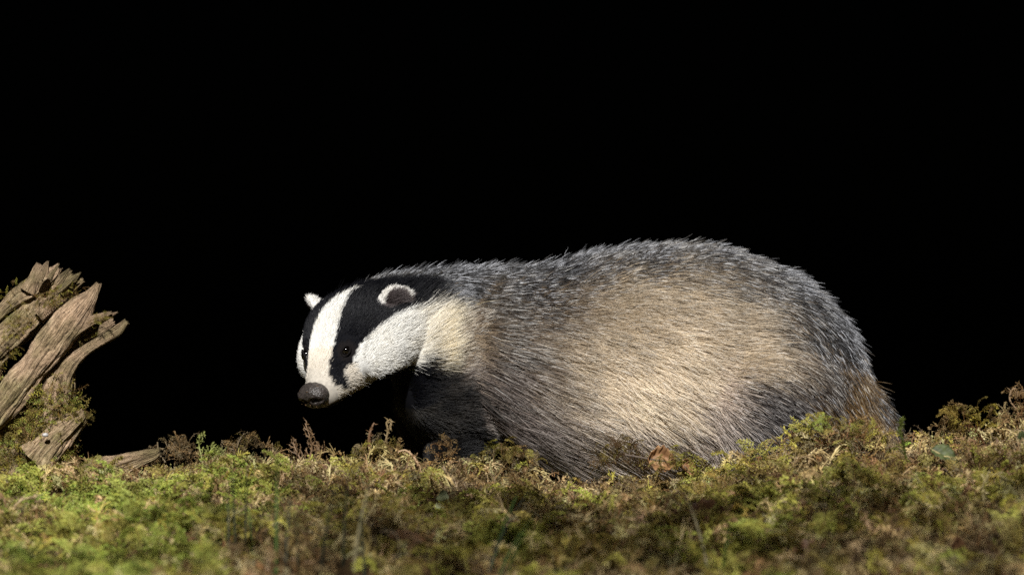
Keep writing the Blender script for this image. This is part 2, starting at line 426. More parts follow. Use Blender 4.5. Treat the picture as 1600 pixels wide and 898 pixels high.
def scatter_moss():
    r = np.random.default_rng(21)
    n0 = 62000
    x = r.uniform(-1.15, 1.15, n0); y = r.uniform(-1.35, 0.12, n0)
    keep = np.exp(-np.abs(y - CREST_Y) * 0.9) * np.where(y > CREST_Y + 0.07, 0.35, 1.0)
    p = np.stack([x, y, np.zeros(n0)], -1)
    patch = vnoise(p, 9, 31) + 0.6 * vnoise(p, 22, 32)
    keep *= np.clip(0.75 + 0.5 * vnoise(p, 13, 33), 0.12, 1)
    sel = r.random(n0) < keep * 0.75
    x, y, p, patch = x[sel], y[sel], p[sel], patch[sel]
    n = len(x)
    z = ground_z(x, y) - 0.003
    e = 0.004
    nx = -(ground_z(x + e, y) - ground_z(x - e, y)) / (2 * e); ny = -(ground_z(x, y + e) - ground_z(x, y - e)) / (2 * e)
    px = to_px(np.stack([x, y, z], -1))[:, 0]
    # dryness: brown litter-like moss near the crest on the left and over the right-hand rise
    crest = np.exp(-((y - CREST_Y) / 0.15) ** 2)
    dry = 0.20 + 0.42 * patch
    dry = dry + crest * np.interp(px, [0, 150, 300, 560, 700, 1000, 1100, 1300, 1600], [.4, .6, .65, .45, .25, .3, .0, .05, .35])
    dry = dry + np.interp(px, [0, 350, 450, 600, 900, 1100, 1600], [-.26, -.20, .08, .0, .0, .08, .18])
    u = r.random(n)
    isdry = dry + r.normal(0, .2, n) > 0.24
    idx = np.where(isdry, np.where(u < .5, r.choice(list(CURLY), n), r.choice(list(DRY), n)),
                   np.where(u < .80, r.choice(list(FEATHER), n), np.where(u < .93, r.choice(list(STAR), n), r.choice(list(CURLY), n))))
    isst = r.random(n) < .20
    idx = np.where(isst, r.choice(list(STRAND), n), idx)
    scl = np.where(idx >= 17, r.uniform(.03, .062, n), np.where(idx >= 10, r.uniform(.022, .050, n), np.where(idx >= 6, r.uniform(.016, .032, n), r.uniform(.024, .054, n))))
    az = r.uniform(0, 2 * np.pi, n)
    # lean with the slope
    rx = np.clip(-ny, -.7, .7) * 0.6 + r.normal(0, .35, n); ry = np.clip(nx, -.7, .7) * 0.6 + r.normal(0, .35, n)
    g = vnoise(p, 11, 41)[:, None]; br = np.clip(np.interp(px, [0, 300, 500, 1600], [.75, .5, .15, .05])[:, None] + g * .6, 0, 1)
    col = OLIVE * (1 - np.clip(.5 + g, 0, 1)) + GREEN * np.clip(.5 + g, 0, 1)
    col = col * (1 - br) + BRIGHT * br
    k = r.random((n, 1))
    dcol = np.where(k < .40, BROWN, np.where(k < .62, STRAW * .9, np.where(k < .90, GREY, DARKB)))
    mixed = np.clip(dry[:, None] * .7, 0, .5)
    col = np.where(isdry[:, None], dcol, col * (1 - mixed) + BROWN * mixed)
    stc = np.where(r.random((n, 1)) < .55, STRAW, np.where(r.random((n, 1)) < .5, BROWN, GREEN * 1.15))
    col = np.where(isst[:, None], stc, col)
    col = 1.12 * col * r.uniform(.82, 1.2, (n, 1)) * (1 + r.normal(0, .06, (n, 3)))
    me = bpy.data.meshes.new('moss_carpet'); me.vertices.add(n)
    me.vertices.foreach_set('co', np.stack([x, y, z], -1).astype(np.float32).ravel())
    def at(nm, ty, key, arr):
        a = me.attributes.new(nm, ty, 'POINT'); a.data.foreach_set(key, arr.ravel())
    at('rot', 'FLOAT_VECTOR', 'vector', np.stack([rx, ry, az], -1).astype(np.float32))
    at('scl', 'FLOAT', 'value', scl.astype(np.float32)); at('idx', 'INT', 'value', idx.astype(np.int32))
    at('col', 'FLOAT_COLOR', 'color', np.concatenate([np.clip(col, 0.005, 1), np.ones((n, 1))], 1).astype(np.float32))
    o = bpy.data.objects.new('moss_carpet', me); COL.objects.link(o); me.materials.append(MOSS_I)
    ng = bpy.data.node_groups.new('moss_scatter', 'GeometryNodeTree')
    ng.interface.new_socket('Geometry', in_out='INPUT', socket_type='NodeSocketGeometry')
    ng.interface.new_socket('Geometry', in_out='OUTPUT', socket_type='NodeSocketGeometry')
    nd, lk = ng.nodes, ng.links
    gi = nd.new('NodeGroupInput'); go = nd.new('NodeGroupOutput')
    jn = nd.new('GeometryNodeJoinGeometry')
    infos = []
    for ob in PROTO_OBJ:
        oi = nd.new('GeometryNodeObjectInfo'); oi.inputs['Object'].default_value = ob; oi.inputs['As Instance'].default_value = True
        infos.append(oi)
    for oi in infos[::-1]: lk.new(oi.outputs['Geometry'], jn.inputs[0])
    ip = nd.new('GeometryNodeInstanceOnPoints'); ip.inputs['Pick Instance'].default_value = True
    lk.new(gi.outputs[0], ip.inputs['Points']); lk.new(jn.outputs[0], ip.inputs['Instance'])
    def na(nm, ty):
        q = nd.new('GeometryNodeInputNamedAttribute'); q.data_type = ty; q.inputs[0].default_value = nm; return q.outputs[0]
    lk.new(na('idx', 'INT'), ip.inputs['Instance Index'])
    er = nd.new('FunctionNodeEulerToRotation'); lk.new(na('rot', 'FLOAT_VECTOR'), er.inputs[0]); lk.new(er.outputs[0], ip.inputs['Rotation'])
    lk.new(na('scl', 'FLOAT'), ip.inputs['Scale'])
    lk.new(ip.outputs[0], go.inputs[0])
    md = o.modifiers.new('scatter', 'NODES'); md.node_group = ng
    tag(o, 'mixed green and brown moss carpet covering the bank', 'moss', kind='stuff')
scatter_moss()

# ------------------------------------------------------------------ badger
def frame_tube(pts, wy, ht, hb, seg=28, close=True, sup=2.3, axis=None, up=None):
    """loft of superellipse rings; ring planes span side (axis) and up vectors given per ring"""
    n = len(pts); ang = np.linspace(0, 2 * np.pi, seg, endpoint=False)
    c = np.cos(ang); s = np.sin(ang)
    cc = np.sign(c) * np.abs(c) ** (2 / sup); ss = np.sign(s) * np.abs(s) ** (2 / sup)
    v = []
    for i in range(n):
        h = np.where(ss > 0, ht[i], hb[i])
        v.append(pts[i] + np.outer(cc * wy[i], axis[i]) + np.outer(ss * h, up[i]))
    v = np.concatenate(v)
    f = []
    for i in range(n - 1):
        for k in range(seg):
            f.append((i * seg + k, i * seg + (k + 1) % seg, (i + 1) * seg + (k + 1) % seg, (i + 1) * seg + k))
    f.append(tuple(range(seg))[::-1]); f.append(tuple((n - 1) * seg + k for k in range(seg)))
    return v, f

TH, PI_ = math.radians(54), math.radians(40)
HF = np.array([-math.cos(TH) * math.cos(PI_), -math.sin(TH) * math.cos(PI_), -math.sin(PI_)])
HL = np.array([math.sin(TH), -math.cos(TH), 0.13]); HL = HL - HF * HL.dot(HF); HL /= np.linalg.norm(HL)
HU = np.cross(HF, HL)
NOSE = P(489, 620, -0.11)
def head(d, l, u): return NOSE - HF * d + HL * l + HU * u
def head_local(p):
    q = p - NOSE
    return np.stack([-(q @ HF), q @ HL, q @ HU], -1)
EYES = [head(0.054, s * 0.0365, 0.0245) for s in (1, -1)]
EAR = [dict(c=head(0.141, s * 0.065, 0.031), s=s) for s in (1, -1)]
for e in EAR:
    s = e['s']
    e['up'] = unit(HU * 0.95 + HL * s * 0.42 - HF * 0.15)
    fr = unit(HF * 0.72 + HL * s * 0.70); fr = unit(fr - e['up'] * fr.dot(e['up'])); e['fr'] = fr
    e['sd'] = np.cross(e['up'], fr)

YC = 0.115
def resample(tab, n):
    tab = np.array(tab, float); t = np.arange(len(tab)); q = np.linspace(0, len(tab) - 1, n)
    out = []
    for k in range(tab.shape[1]):
        # Catmull-Rom
        y = tab[:, k]; i = np.clip(np.floor(q).astype(int), 0, len(tab) - 2); f = q - i
        p0 = y[np.clip(i - 1, 0, None)]; p1 = y[i]; p2 = y[i + 1]; p3 = y[np.clip(i + 2, None, len(tab) - 1)]
        out.append(0.5 * (2 * p1 + (p2 - p0) * f + (2 * p0 - 5 * p1 + 4 * p2 - p3) * f ** 2 + (3 * p1 - p0 - 3 * p2 + p3) * f ** 3))
    return np.stack(out, -1)

def build_body():
    V, F = [], []; n = 0
    def add(v, f):
        nonlocal n
        V.append(np.asarray(v)); F.extend([tuple(i + n for i in q) for q in f]); n += len(v)
    # trunk: px, top py, bottom py, half width, centre y
    tab = [(622, 470, 640, .075, .035), (650, 454, 680, .106, .050), (700, 438, 706, .128, .075), (765, 430, 716, .142, .095), (840, 427, 722, .146, .108), (920, 409, 726, .146, YC),
           (1000, 397, 728, .153, YC), (1080, 394, 727, .155, YC), (1150, 405, 724, .152, YC), (1215, 430, 720, .142, YC), (1270, 467, 714, .126, YC),
           (1315, 520, 708, .100, YC), (1338, 580, 702, .068, YC), (1352, 630, 698, .04, YC)]
    tb = resample(tab, 40)
    pts, wy, h = [], [], []
    for px, a, b, w_, y in tb:
        t, bo = P(px, a, y), P(px, b, y); pts.append((t + bo) / 2); wy.append(w_); h.append((t[2] - bo[2]) / 2)
    add(*frame_tube(np.array(pts), wy, h, h, 32, axis=[np.array([0, 1, 0])] * 40, up=[np.array([0, 0, 1])] * 40))
    # head: d, top u, bottom u, half width
    tab = [(.004, .011, -.022, .013), (.014, .0165, -.029, .021), (.030, .024, -.033, .027), (.050, .035, -.038, .039), (.075, .047, -.045, .056), (.10, .054, -.053, .068),
           (.13, .052, -.062, .076), (.16, .038, -.072, .083), (.19, .019, -.082, .090), (.225, -.006, -.09, .094), (.26, -.028, -.095, .09)]
    tb = resample(tab, 30)
    pts, wy, ht, hb = [], [], [], []
    for d, a, b, w_ in tb:
        c = (a + b) / 2 * .9; pts.append(head(d, 0, c)); wy.append(w_); ht.append(a - c); hb.append(c - b)
    add(*frame_tube(np.array(pts), wy, ht, hb, 32, axis=[HL] * 30, up=[HU] * 30, sup=2.15))
    def ell(c, ax, rad, m=14, k=20):
        th = np.linspace(0, np.pi, m)[1:-1]; ph = np.linspace(0, 2 * np.pi, k, endpoint=False)
        T, Ph = np.meshgrid(th, ph, indexing='ij')
        q = np.stack([np.sin(T) * np.cos(Ph) * rad[0], np.sin(T) * np.sin(Ph) * rad[1], np.cos(T) * rad[2]], -1).reshape(-1, 3)
        q = np.concatenate([q, [[0, 0, rad[2]], [0, 0, -rad[2]]]])
        v = c + q @ np.array(ax); f = []
        for i in range(m - 3):
            for j in range(k): f.append((i * k + j, (i + 1) * k + j, (i + 1) * k + (j + 1) % k, i * k + (j + 1) % k))
        top, bot = len(q) - 2, len(q) - 1
        for j in range(k):
            f.append((top, j, (j + 1) % k)); f.append((bot, (m - 3) * k + (j + 1) % k, (m - 3) * k + j))
        add(v, f)
    for e in EAR: ell(e['c'], [e['sd'], e['fr'], e['up']], (.0200, .0066, .0180))
    for s in (1, -1):
        ell(head(.115, s * .050, -.010), [HL, HU, HF], (.033, .036, .062))      # cheek
    ell(P(1188, 612, .055), np.eye(3), (.105, .112, .100))                      # haunch
    ell(P(676, 540, .020), np.eye(3), (.062, .092, .070))                       # side of the neck
    def limb(chain):
        ch = resample(chain, 14); pt = ch[:, :3]; t = unit(np.gradient(pt, axis=0))
        a = unit(np.cross(t, [0, 1.0, 0.01])); b = np.cross(t, a)
        add(*frame_tube(pt, ch[:, 3], ch[:, 3], ch[:, 3], 18, axis=list(b), up=list(a), sup=2))
    gz = -0.085
    for (px, yy, fx) in ((700, .025, 0), (668, .13, 0)):                        # fore legs
        q = P(px, 640, yy)
        limb([(q[0] + .02, q[1] + .02, q[2], .052), (q[0] + .012, q[1], .0, .043), (q[0], q[1] - .004, -.045, .031), (q[0] - .012, q[1] - .006, gz + .016, .027)])
        ell(np.array([q[0] - .035, q[1] - .008, gz + .018]), np.eye(3), (.042, .03, .02))
    for (px, yy) in ((1190, .035), (1235, .195)):                               # hind legs
        q = P(px, 640, yy)
        limb([(q[0], q[1] + .03, q[2] + .02, .075), (q[0] - .02, q[1] + .012, -.01, .056), (q[0] + .012, q[1] + .01, -.045, .032), (q[0], q[1] + .008, gz + .018, .027)])
        ell(np.array([q[0] - .03, q[1] + .004, gz + .018]), np.eye(3), (.05, .03, .02))
    t0, t1 = P(1270, 610, YC), P(1376, 690, YC)                                 # tail
    ch = [(*(t0 * (1 - k) + t1 * k + np.array([.012 * math.sin(k * 3.1), 0, 0])), (.056 - .042 * k)) for k in np.linspace(0, 1, 6)]
    limb(ch)
    v = np.concatenate(V)
    o = mesh_from('body', v, F); COL.objects.link(o)
    m = o.modifiers.new('r', 'REMESH'); m.mode = 'VOXEL'; m.voxel_size = 0.0038; m.use_smooth_shade = True
    sm = o.modifiers.new('s', 'SMOOTH'); sm.factor = 0.5; sm.iterations = 7
    dg = bpy.context.evaluated_depsgraph_get()
    me = bpy.data.meshes.new_from_object(o.evaluated_get(dg)); me.name = 'body'
    o.modifiers.clear(); o.data = me
    me.materials.clear(); me.materials.append(SKIN)
    return o

body = build_body()
def seat_eyes():
    me = body.data; nv = len(me.vertices); co = np.empty(nv * 3, np.float32); me.vertices.foreach_get('co', co); co = co.reshape(-1, 3)
    no = np.empty(nv * 3, np.float32); me.vertices.foreach_get('normal', no); no = no.reshape(-1, 3); out = []
    for s, c in zip((1, -1), EYES):
        k = np.argsort(np.linalg.norm(co - c, axis=1))[:25]; n_ = unit(no[k].mean(0)); sp = co[k].mean(0)
        EYES[0 if s == 1 else 1] = sp + n_ * .0005; out.append(n_)
    return out
EYE_OUT = seat_eyes()
badger = empty('badger', (0.18, YC, -0.085))
tag(badger, 'grey badger with black and white striped face standing low behind the mossy crest', 'badger')
shift(body, badger)

# --- coat colours, looked up in side-view pixels of the flank (mirrored for the far side)
TY = dict(
    D=((.15, .15, .15), (.04, .04, .05), (.84, .85, .88)),
    G=((.56, .48, .38), (.17, .15, .14), (.86, .85, .83)),
    T=((.82, .75, .64), (.70, .63, .53), (.88, .85, .80)),
    C=((.92, .86, .76), (.88, .81, .70), (.94, .90, .85)),
    P=((.78, .71, .65), (.71, .65, .60), (.90, .86, .83)),
    B=((.50, .44, .40), (.35, .31, .29), (.70, .66, .63)),
    K=((.045, .045, .048), (.04, .04, .043), (.065, .064, .07)),
    S=((.32, .29, .28), (.16, .145, .15), (.74, .72, .71)),
    O=((.56, .44, .26), (.42, .31, .17), (.78, .69, .53)),
    N=((.94, .89, .74), (.93, .86, .69), (.96, .92, .82)),
    H=((.62, .55, .46), (.42, .36, .30), (.80, .76, .70)))
PTS = [('D', 690, 422), ('D', 760, 412), ('D', 850, 410), ('D', 940, 392), ('D', 1030, 380), ('D', 1110, 382), ('D', 1190, 402), ('D', 1250, 438), ('D', 1305, 490),
       ('D', 1345, 550), ('D', 1375, 615), ('D', 720, 455), ('D', 800, 440), ('D', 890, 425), ('D', 1310, 545), ('D', 1280, 500), ('D', 980, 405), ('D', 1220, 440), ('D', 860, 440),
       ('G', 735, 495), ('G', 790, 490), ('G', 860, 475), ('G', 940, 440), ('G', 1020, 422), ('G', 1110, 420), ('G', 1180, 450), ('G', 1235, 500), ('G', 1265, 560), ('G', 1300, 610),
       ('G', 780, 550), ('G', 740, 540), ('H', 830, 520), ('H', 890, 490), ('H', 820, 580), ('H', 1240, 560),
       ('T', 870, 550), ('T', 940, 490), ('T', 1010, 465), ('T', 1090, 465), ('T', 1150, 500), ('T', 1195, 550), ('T', 1000, 515), ('T', 890, 590), ('T', 1130, 550),
       ('C', 900, 640), ('C', 1000, 570), ('C', 1040, 600), ('C', 960, 625), ('C', 1075, 570), ('C', 1060, 645), ('C', 1010, 640),
       ('P', 960, 685), ('P', 1040, 695), ('P', 870, 680), ('P', 1115, 670), ('P', 980, 730), ('P', 1080, 730), ('P', 1120, 620),
       ('B', 775, 610), ('B', 765, 650), ('B', 830, 690), ('B', 752, 590), ('B', 800, 640), ('B', 840, 730),
       ('K', 640, 600), ('K', 675, 592), ('K', 695, 630), ('K', 650, 660), ('K', 715, 690), ('K', 600, 620), ('K', 740, 715), ('K', 690, 740), ('K', 640, 760), ('K', 720, 780),
       ('S', 1180, 630), ('S', 1220, 655), ('S', 1150, 690), ('S', 1255, 610), ('S', 1200, 720), ('S', 1190, 780), ('K', 1200, 800),
       ('O', 1330, 605), ('O', 1350, 650), ('O', 1310, 655), ('H', 1385, 680), ('O', 1290, 690),
       ('D', 600, 428), ('D', 640, 430), ('K', 640, 452), ('D', 662, 424), ('D', 668, 456), ('D', 690, 465), ('H', 728, 545), ('H', 722, 565), ('K', 708, 590), ('K', 690, 575), ('K', 726, 622), ('K', 738, 662), ('K', 748, 695), ('N', 684, 532), ('N', 698, 548), ('N', 676, 508), ('H', 712, 525), ('G', 745, 560), ('B', 725, 578), ('H', 735, 515), ('G', 715, 485)]
PXY = np.array([(p[1], p[2]) for p in PTS], float)
PC = lin(np.array([TY[p[0]] for p in PTS])).reshape(-1, 9)

# head markings for the animal's left side; the right side mirrors them
BLACK_STRIPE = np.array([(552, 440), (560, 447), (541, 465), (531, 491), (525, 520), (520, 546), (514, 568), (514, 588), (522, 599), (540, 608), (544, 606), (541, 594), (537, 580), (540, 573), (551, 568),
                         (556, 552), (562, 538), (575, 525), (590, 512), (612, 497), (630, 484), (650, 478), (665, 466), (664, 446), (648, 436), (640, 400), (560, 400)], float)
WHITE_CHEEK = np.array([(540, 608), (551, 619), (566, 606), (584, 591), (614, 580), (648, 573), (662, 558), (690, 572), (712, 560), (716, 535), (700, 508), (672, 480), (640, 484), (612, 497), (590, 512),
                        (575, 525), (562, 538), (556, 552), (551, 568), (540, 573), (537, 580), (541, 594)], float)

def inside(poly, q):
    x, y = q[:, 0], q[:, 1]; r = np.zeros(len(q), bool); j = len(poly) - 1
    for i in range(len(poly)):
        xi, yi = poly[i]; xj, yj = poly[j]
        c = ((yi > y) != (yj > y)) & (x < (xj - xi) * (y - yi) / (yj - yi + 1e-9) + xi)
        r ^= c; j = i
    return r

def coat(p, nrm, jit, r):
    """base/mid/tip linear colours for surface points"""
    q = p.copy()
    yc = np.interp(to_px(q)[:, 0], [600, 622, 650, 700, 765, 840], [.03, .035, .05, .075, .095, YC])
    far = q[:, 1] > yc
    q[far, 1] = (2 * yc - q[:, 1])[far]
    px = to_px(q) + r.normal(0, 1, (len(p), 2)) * jit[:, None] * 2.5
    px = px + np.stack([vnoise(p, 30, 51), vnoise(p, 30, 52)], -1) * 20
    w_ = np.zeros((len(p), 9)); tot = np.zeros((len(p), 1))
    for k in range(len(PXY)):
        d2 = ((px - PXY[k]) ** 2).sum(1)[:, None] + 60.0
        g = d2 ** -2.0; w_ += g * PC[k]; tot += g
    c = w_ / tot
    hl = head_local(p); d = hl[:, 0]
    m = hl.copy(); m[:, 1] = np.abs(m[:, 1])
    hp = NOSE - m[:, :1] * HF + m[:, 1:2] * HL + m[:, 2:] * HU
    hpx = to_px(hp); hpx = hpx + r.normal(0, 1, (len(p), 2)) * (np.minimum(jit, 2) * 0.9 + 9 * sstep(630, 700, hpx[:, 0]) * (jit > 0))[:, None]
    onhead = (d < 0.205) & (np.abs(hl[:, 1]) < 0.105) & (hl[:, 2] > -.1)
    white = lin(np.array((.90, .895, .875))); black = lin(np.array((.055, .057, .075)))
    cream = lin(np.array((.90, .85, .74)))
    st = inside(BLACK_STRIPE, hpx); ck = inside(WHITE_CHEEK, hpx)
    # white blaze: inside of the stripe, above the snout line
    blaze = (~st) & (~ck) & (m[:, 1] < 0.045) & (hl[:, 2] > np.interp(d, [0, .03, .06, .1, .2], [-.03, -.012, .008, .028, .04]))
    low = onhead & ~(st | ck | blaze)
    hc = np.where(st[:, None], black, np.where((ck | blaze)[:, None], white, black))
    # pale chin and muzzle
    chin = low & (d < 0.052) & (hl[:, 2] > -0.05)
    hc = np.where(chin[:, None], lin(np.array((.70, .66, .58))), hc)
    muz = (blaze | ck) & (d < 0.05)
    hc = np.where(muz[:, None], hc * (np.clip(d / .05, 0, 1) * .40 + .60)[:, None] * np.array([1, .93, .84]), hc)
    a_, b_ = np.array([503., 641.]), np.array([549., 617.]); tt = np.clip(((hpx - a_) @ (b_ - a_)) / ((b_ - a_) @ (b_ - a_)), 0, 1)
    lip = (d < .075) & (np.linalg.norm(hpx - a_ - tt[:, None] * (b_ - a_), axis=1) < 2.2)
    hc = np.where(lip[:, None], black * 3, hc)
    eye_d = np.minimum(np.linalg.norm(p - EYES[0], axis=1), np.linalg.norm(p - EYES[1], axis=1))
    hc = np.where((eye_d < .0120)[:, None], lin(np.array((.10, .088, .09))), hc)
    yel = (sstep(630, 715, hpx[:, 0]) * ck)[:, None]; hc = hc * (1 - yel) + cream * yel
    h9 = np.concatenate([hc, hc, hc], 1)
    use = onhead & (hpx[:, 0] < 720) & ~((hpx[:, 0] > 640) & ~st & ~ck & (hl[:, 2] > .01))
    bl = (use * sstep(718, 662, hpx[:, 0]))[:, None]
    c = h9 * bl + c * (1 - bl)
    for e in EAR:
        ql = p - e['c']; uu = ql @ e['up']; ss = ql @ e['sd']; ff = ql @ e['fr']
        one = ((ss / .0245) ** 2 + (ff / .014) ** 2 + ((uu) / .026) ** 2) < 1
        rad = np.sqrt((ss / .0235) ** 2 + (uu / .024) ** 2)
        top = one & (uu > -.001 + .006 * (np.abs(ss) < .012) * (ff > 0)) & ((rad > .62) | (ff < 0))
        pink = one & ~top & (ff > 0) & (uu > -.006)
        ec = np.where(top[:, None], lin(np.array((.92, .91, .89))), np.where(pink[:, None], lin(np.array((.30, .27, .27))), black))
        c = np.where((one & (uu > -.016))[:, None], np.concatenate([ec] * 3, 1), c)
    return np.clip(c, 0.002, .95)

def build_fur():
    r = np.random.default_rng(77)
    me = body.data
    nv = len(me.vertices); co = np.empty(nv * 3, np.float32); me.vertices.foreach_get('co', co); co = co.reshape(-1, 3).astype(float)
    no = np.empty(nv * 3, np.float32); me.vertices.foreach_get('normal', no); no = no.reshape(-1, 3).astype(float)
    me.calc_loop_triangles(); nt_ = len(me.loop_triangles); tri = np.empty(nt_ * 3, np.int32); me.loop_triangles.foreach_get('vertices', tri); tri = tri.reshape(-1, 3)
    # skin takes the base colour of the coat
    vc = coat(co, no, np.zeros(nv), r)
    c4 = np.ones((nv, 4), np.float32); c4[:, :3] = vc[:, 0:3] * .5 + vc[:, 3:6] * .5
    a = me.attributes.new('col', 'FLOAT_COLOR', 'POINT'); a.data.foreach_set('color', c4.ravel())
    A, B, C = co[tri[:, 0]], co[tri[:, 1]], co[tri[:, 2]]
    area = np.linalg.norm(np.cross(B - A, C - A), axis=1) / 2
    cen = (A + B + C) / 3; tn = unit(np.cross(B - A, C - A))
    hl = head_local(cen)
    ishead = sstep(.24, .17, hl[:, 0]) * (np.abs(hl[:, 1]) < .11)
    dens = 1.0 + 5.5 * ishead
    dens *= np.where(tn[:, 1] > .35, .35, 1.0)               # thinner on the side turned away
    dens *= np.where(cen[:, 2] < -.03, .5, 1.0)
    pr_ = area * dens; pr_ /= pr_.sum()
    NH = 400000
    t = r.choice(nt_, NH, p=pr_)
    u, v = r.random(NH), r.random(NH); fl = u + v > 1; u[fl] = 1 - u[fl]; v[fl] = 1 - v[fl]
    p = A[t] + (B - A)[t] * u[:, None] + (C - A)[t] * v[:, None]
    n_ = unit(no[tri[t, 0]] * (1 - u - v)[:, None] + no[tri[t, 1]] * u[:, None] + no[tri[t, 2]] * v[:, None])
    hl = head_local(p); d = hl[:, 0]
    eye_d = np.minimum(np.linalg.norm(p - EYES[0], axis=1), np.linalg.norm(p - EYES[1], axis=1))
    ok = (eye_d > .0072) & ~((d < .016) & (np.abs(hl[:, 1]) < .05))
    p, n_, hl, d, eye_d = p[ok], n_[ok], hl[ok], d[ok], eye_d[ok]; n = len(p)
    hw = sstep(.23, .165, d) * (np.abs(hl[:, 1]) < .11)        # 1 on the head, 0 on the body
    # combing
    px = to_px(p)
    low = sstep(.16, -.02, p[:, 2])
    bt = np.stack([np.ones(n), np.zeros(n), -0.16 - .38 * low], -1)
    rump = sstep(1180, 1340, px[:, 0])[:, None]
    bt = bt * (1 - rump) + np.array([.62, 0, -.78]) * rump
    leg = (p[:, 2] < -.03)[:, None]; bt = np.where(leg, np.array([.25, 0, -1.0]), bt)
    throat = sstep(760, 690, px[:, 0])[:, None] * sstep(.10, .03, p[:, 2])[:, None]
    bt = bt * (1 - throat) + np.array([.7, 0, -.75]) * throat
    ht = -HF + HL * np.clip(hl[:, 1:2] / .08, -1, 1) * .32 - HU * sstep(.03, -.02, hl[:, 2])[:, None] * .35
    tdir = bt * (1 - hw[:, None]) + ht * hw[:, None]
    tdir = unit(tdir - n_ * (tdir * n_).sum(1, keepdims=True) * .95)
    # tufts: neighbouring hairs share a lean
    cell = np.floor(p / np.where(hw[:, None] > .5, .006, .0125) + vnoise(p, 60, 8)[:, None] * .6).astype(np.int64)
    th_ = np.stack([_h(cell[:, 0], cell[:, 1], cell[:, 2], s) for s in (1, 2, 3)], -1) * 2 - 1
    swirl = np.stack([vnoise(p, 14, s) for s in (61, 62, 63)], -1)
    amp = (.22 * (1 - hw) + .10 * hw)[:, None]
    tdir = unit(tdir + th_ * amp * .7 + swirl * amp * 1.1 + r.normal(0, 1, (n, 3)) * (.13 - .03 * hw)[:, None])
    # length
    L = np.interp(d, [0, .02, .05, .09, .13, .17, .21, .27], [.003, .0042, .006, .009, .013, .018, .025, .033])
    L = np.where((hl[:, 0] < .21) & (np.abs(hl[:, 1]) < .11), L, .033)
    L = L + .006 * (p[:, 2] < .05) * (1 - hw)
    L = np.where(eye_d < .018, .0035, L)
    ear = np.zeros(n, bool)
    for e in EAR: ear |= np.linalg.norm(p - e['c'], axis=1) < .030
    L = np.where(ear, .0085, L)
    ruff = sstep(.085, .13, d) * sstep(.215, .17, d) * (np.abs(hl[:, 1]) > .04) * sstep(.035, .01, hl[:, 2])
    L = L * (1 + .75 * ruff)
    guard = r.random(n) < .45
    L = L * np.where(guard, r.uniform(.9, 1.25, n), r.uniform(.55, .9, n)) * (1 + .12 * th_[:, 0])
    L = np.where(p[:, 2] < -.05, .014, L)
    lift0 = (.62 * (1 - hw) + .42 * hw) * r.uniform(.75, 1.2, n); lift1 = (.06 * (1 - hw) + .12 * hw) + r.normal(0, .07, n)
    lift0 = np.where(ear, .6, lift0)
    K = 6; ts = np.linspace(0, 1, K)
    pos = np.empty((n, K, 3)); pos[:, 0] = p - n_ * .0008
    for k in range(1, K):
        lf = (lift0 + (lift1 - lift0) * ts[k] ** .6)[:, None]
        dd = unit(n_ * lf + tdir * (1 - np.abs(lf) * .5) + np.array([0, 0, -.10]) * ts[k] * (1 - hw[:, None]))
        pos[:, k] = pos[:, k - 1] + dd * (L / (K - 1))[:, None]
    jit = 1.2 + 1.2 * hw
    c9 = coat(p, n_, np.where(hw > .5, 1.6, 7.0), r)
    c9 = np.clip(c9 * r.uniform(.82, 1.15, (n, 1)), .002, .93)
    mott = (1 + (1 - hw) * (.22 * vnoise(p, 45, 71) + .18 * vnoise(p * [1, 1, 1.6], 110, 72)))[:, None]
    c9 = np.clip(c9 * mott, .002, .93)
    stain = (hw * np.clip(vnoise(p, 70, 73) * .5 + r.normal(0, .35, n), 0, 1))[:, None] * .22
    c9 = c9 * (1 - stain * np.array([.35, .55, 1.0] * 3))
    plain = (r.random(n) < .70)[:, None] & (hw < .5)[:, None]
    c9[:, 6:] = np.where(plain, c9[:, 3:6] * .8 + c9[:, 6:] * .2, c9[:, 6:])
    under = (~guard & (hw < .5))[:, None]
    c9 = np.where(under, np.concatenate([c9[:, :3] * .55 + c9[:, 3:6] * .45, c9[:, 3:6], c9[:, 3:6] * .85 + c9[:, 6:] * .15], 1), c9)
    rad = (.00021 * (1 - hw) + .000145 * hw) * r.uniform(.75, 1.25, n) * np.where(guard, 1.12, .8)
    prof = np.array([1.0, 1.0, 1.0, .92, .75, .2])
    hc = bpy.data.hair_curves.new('fur'); hc.add_curves([K] * n)
    hc.attributes['position'].data.foreach_set('vector', pos.astype(np.float32).ravel()) if 'position' in hc.attributes else hc.position_data.foreach_set('vector', pos.astype(np.float32).ravel())
    ra = hc.attributes.get('radius') or hc.attributes.new('radius', 'FLOAT', 'POINT')
    ra.data.foreach_set('value', (rad[:, None] * prof[None]).astype(np.float32).ravel())
    for i, nm in enumerate(('c_base', 'c_mid', 'c_tip')):
        at = hc.attributes.new(nm, 'FLOAT_COLOR', 'CURVE'); q = np.ones((n, 4), np.float32); q[:, :3] = c9[:, 3 * i:3 * i + 3]
        at.data.foreach_set('color', q.ravel())
    at = hc.attributes.new('band', 'FLOAT', 'CURVE'); at.data.foreach_set('value', r.uniform(-.12, .14, n).astype(np.float32))
    hc.materials.append(FUR)
    o = bpy.data.objects.new('fur', hc); shift(o, badger)
    o['label'] = 'long grizzled coat, short striped black and white on the head'
build_fur()

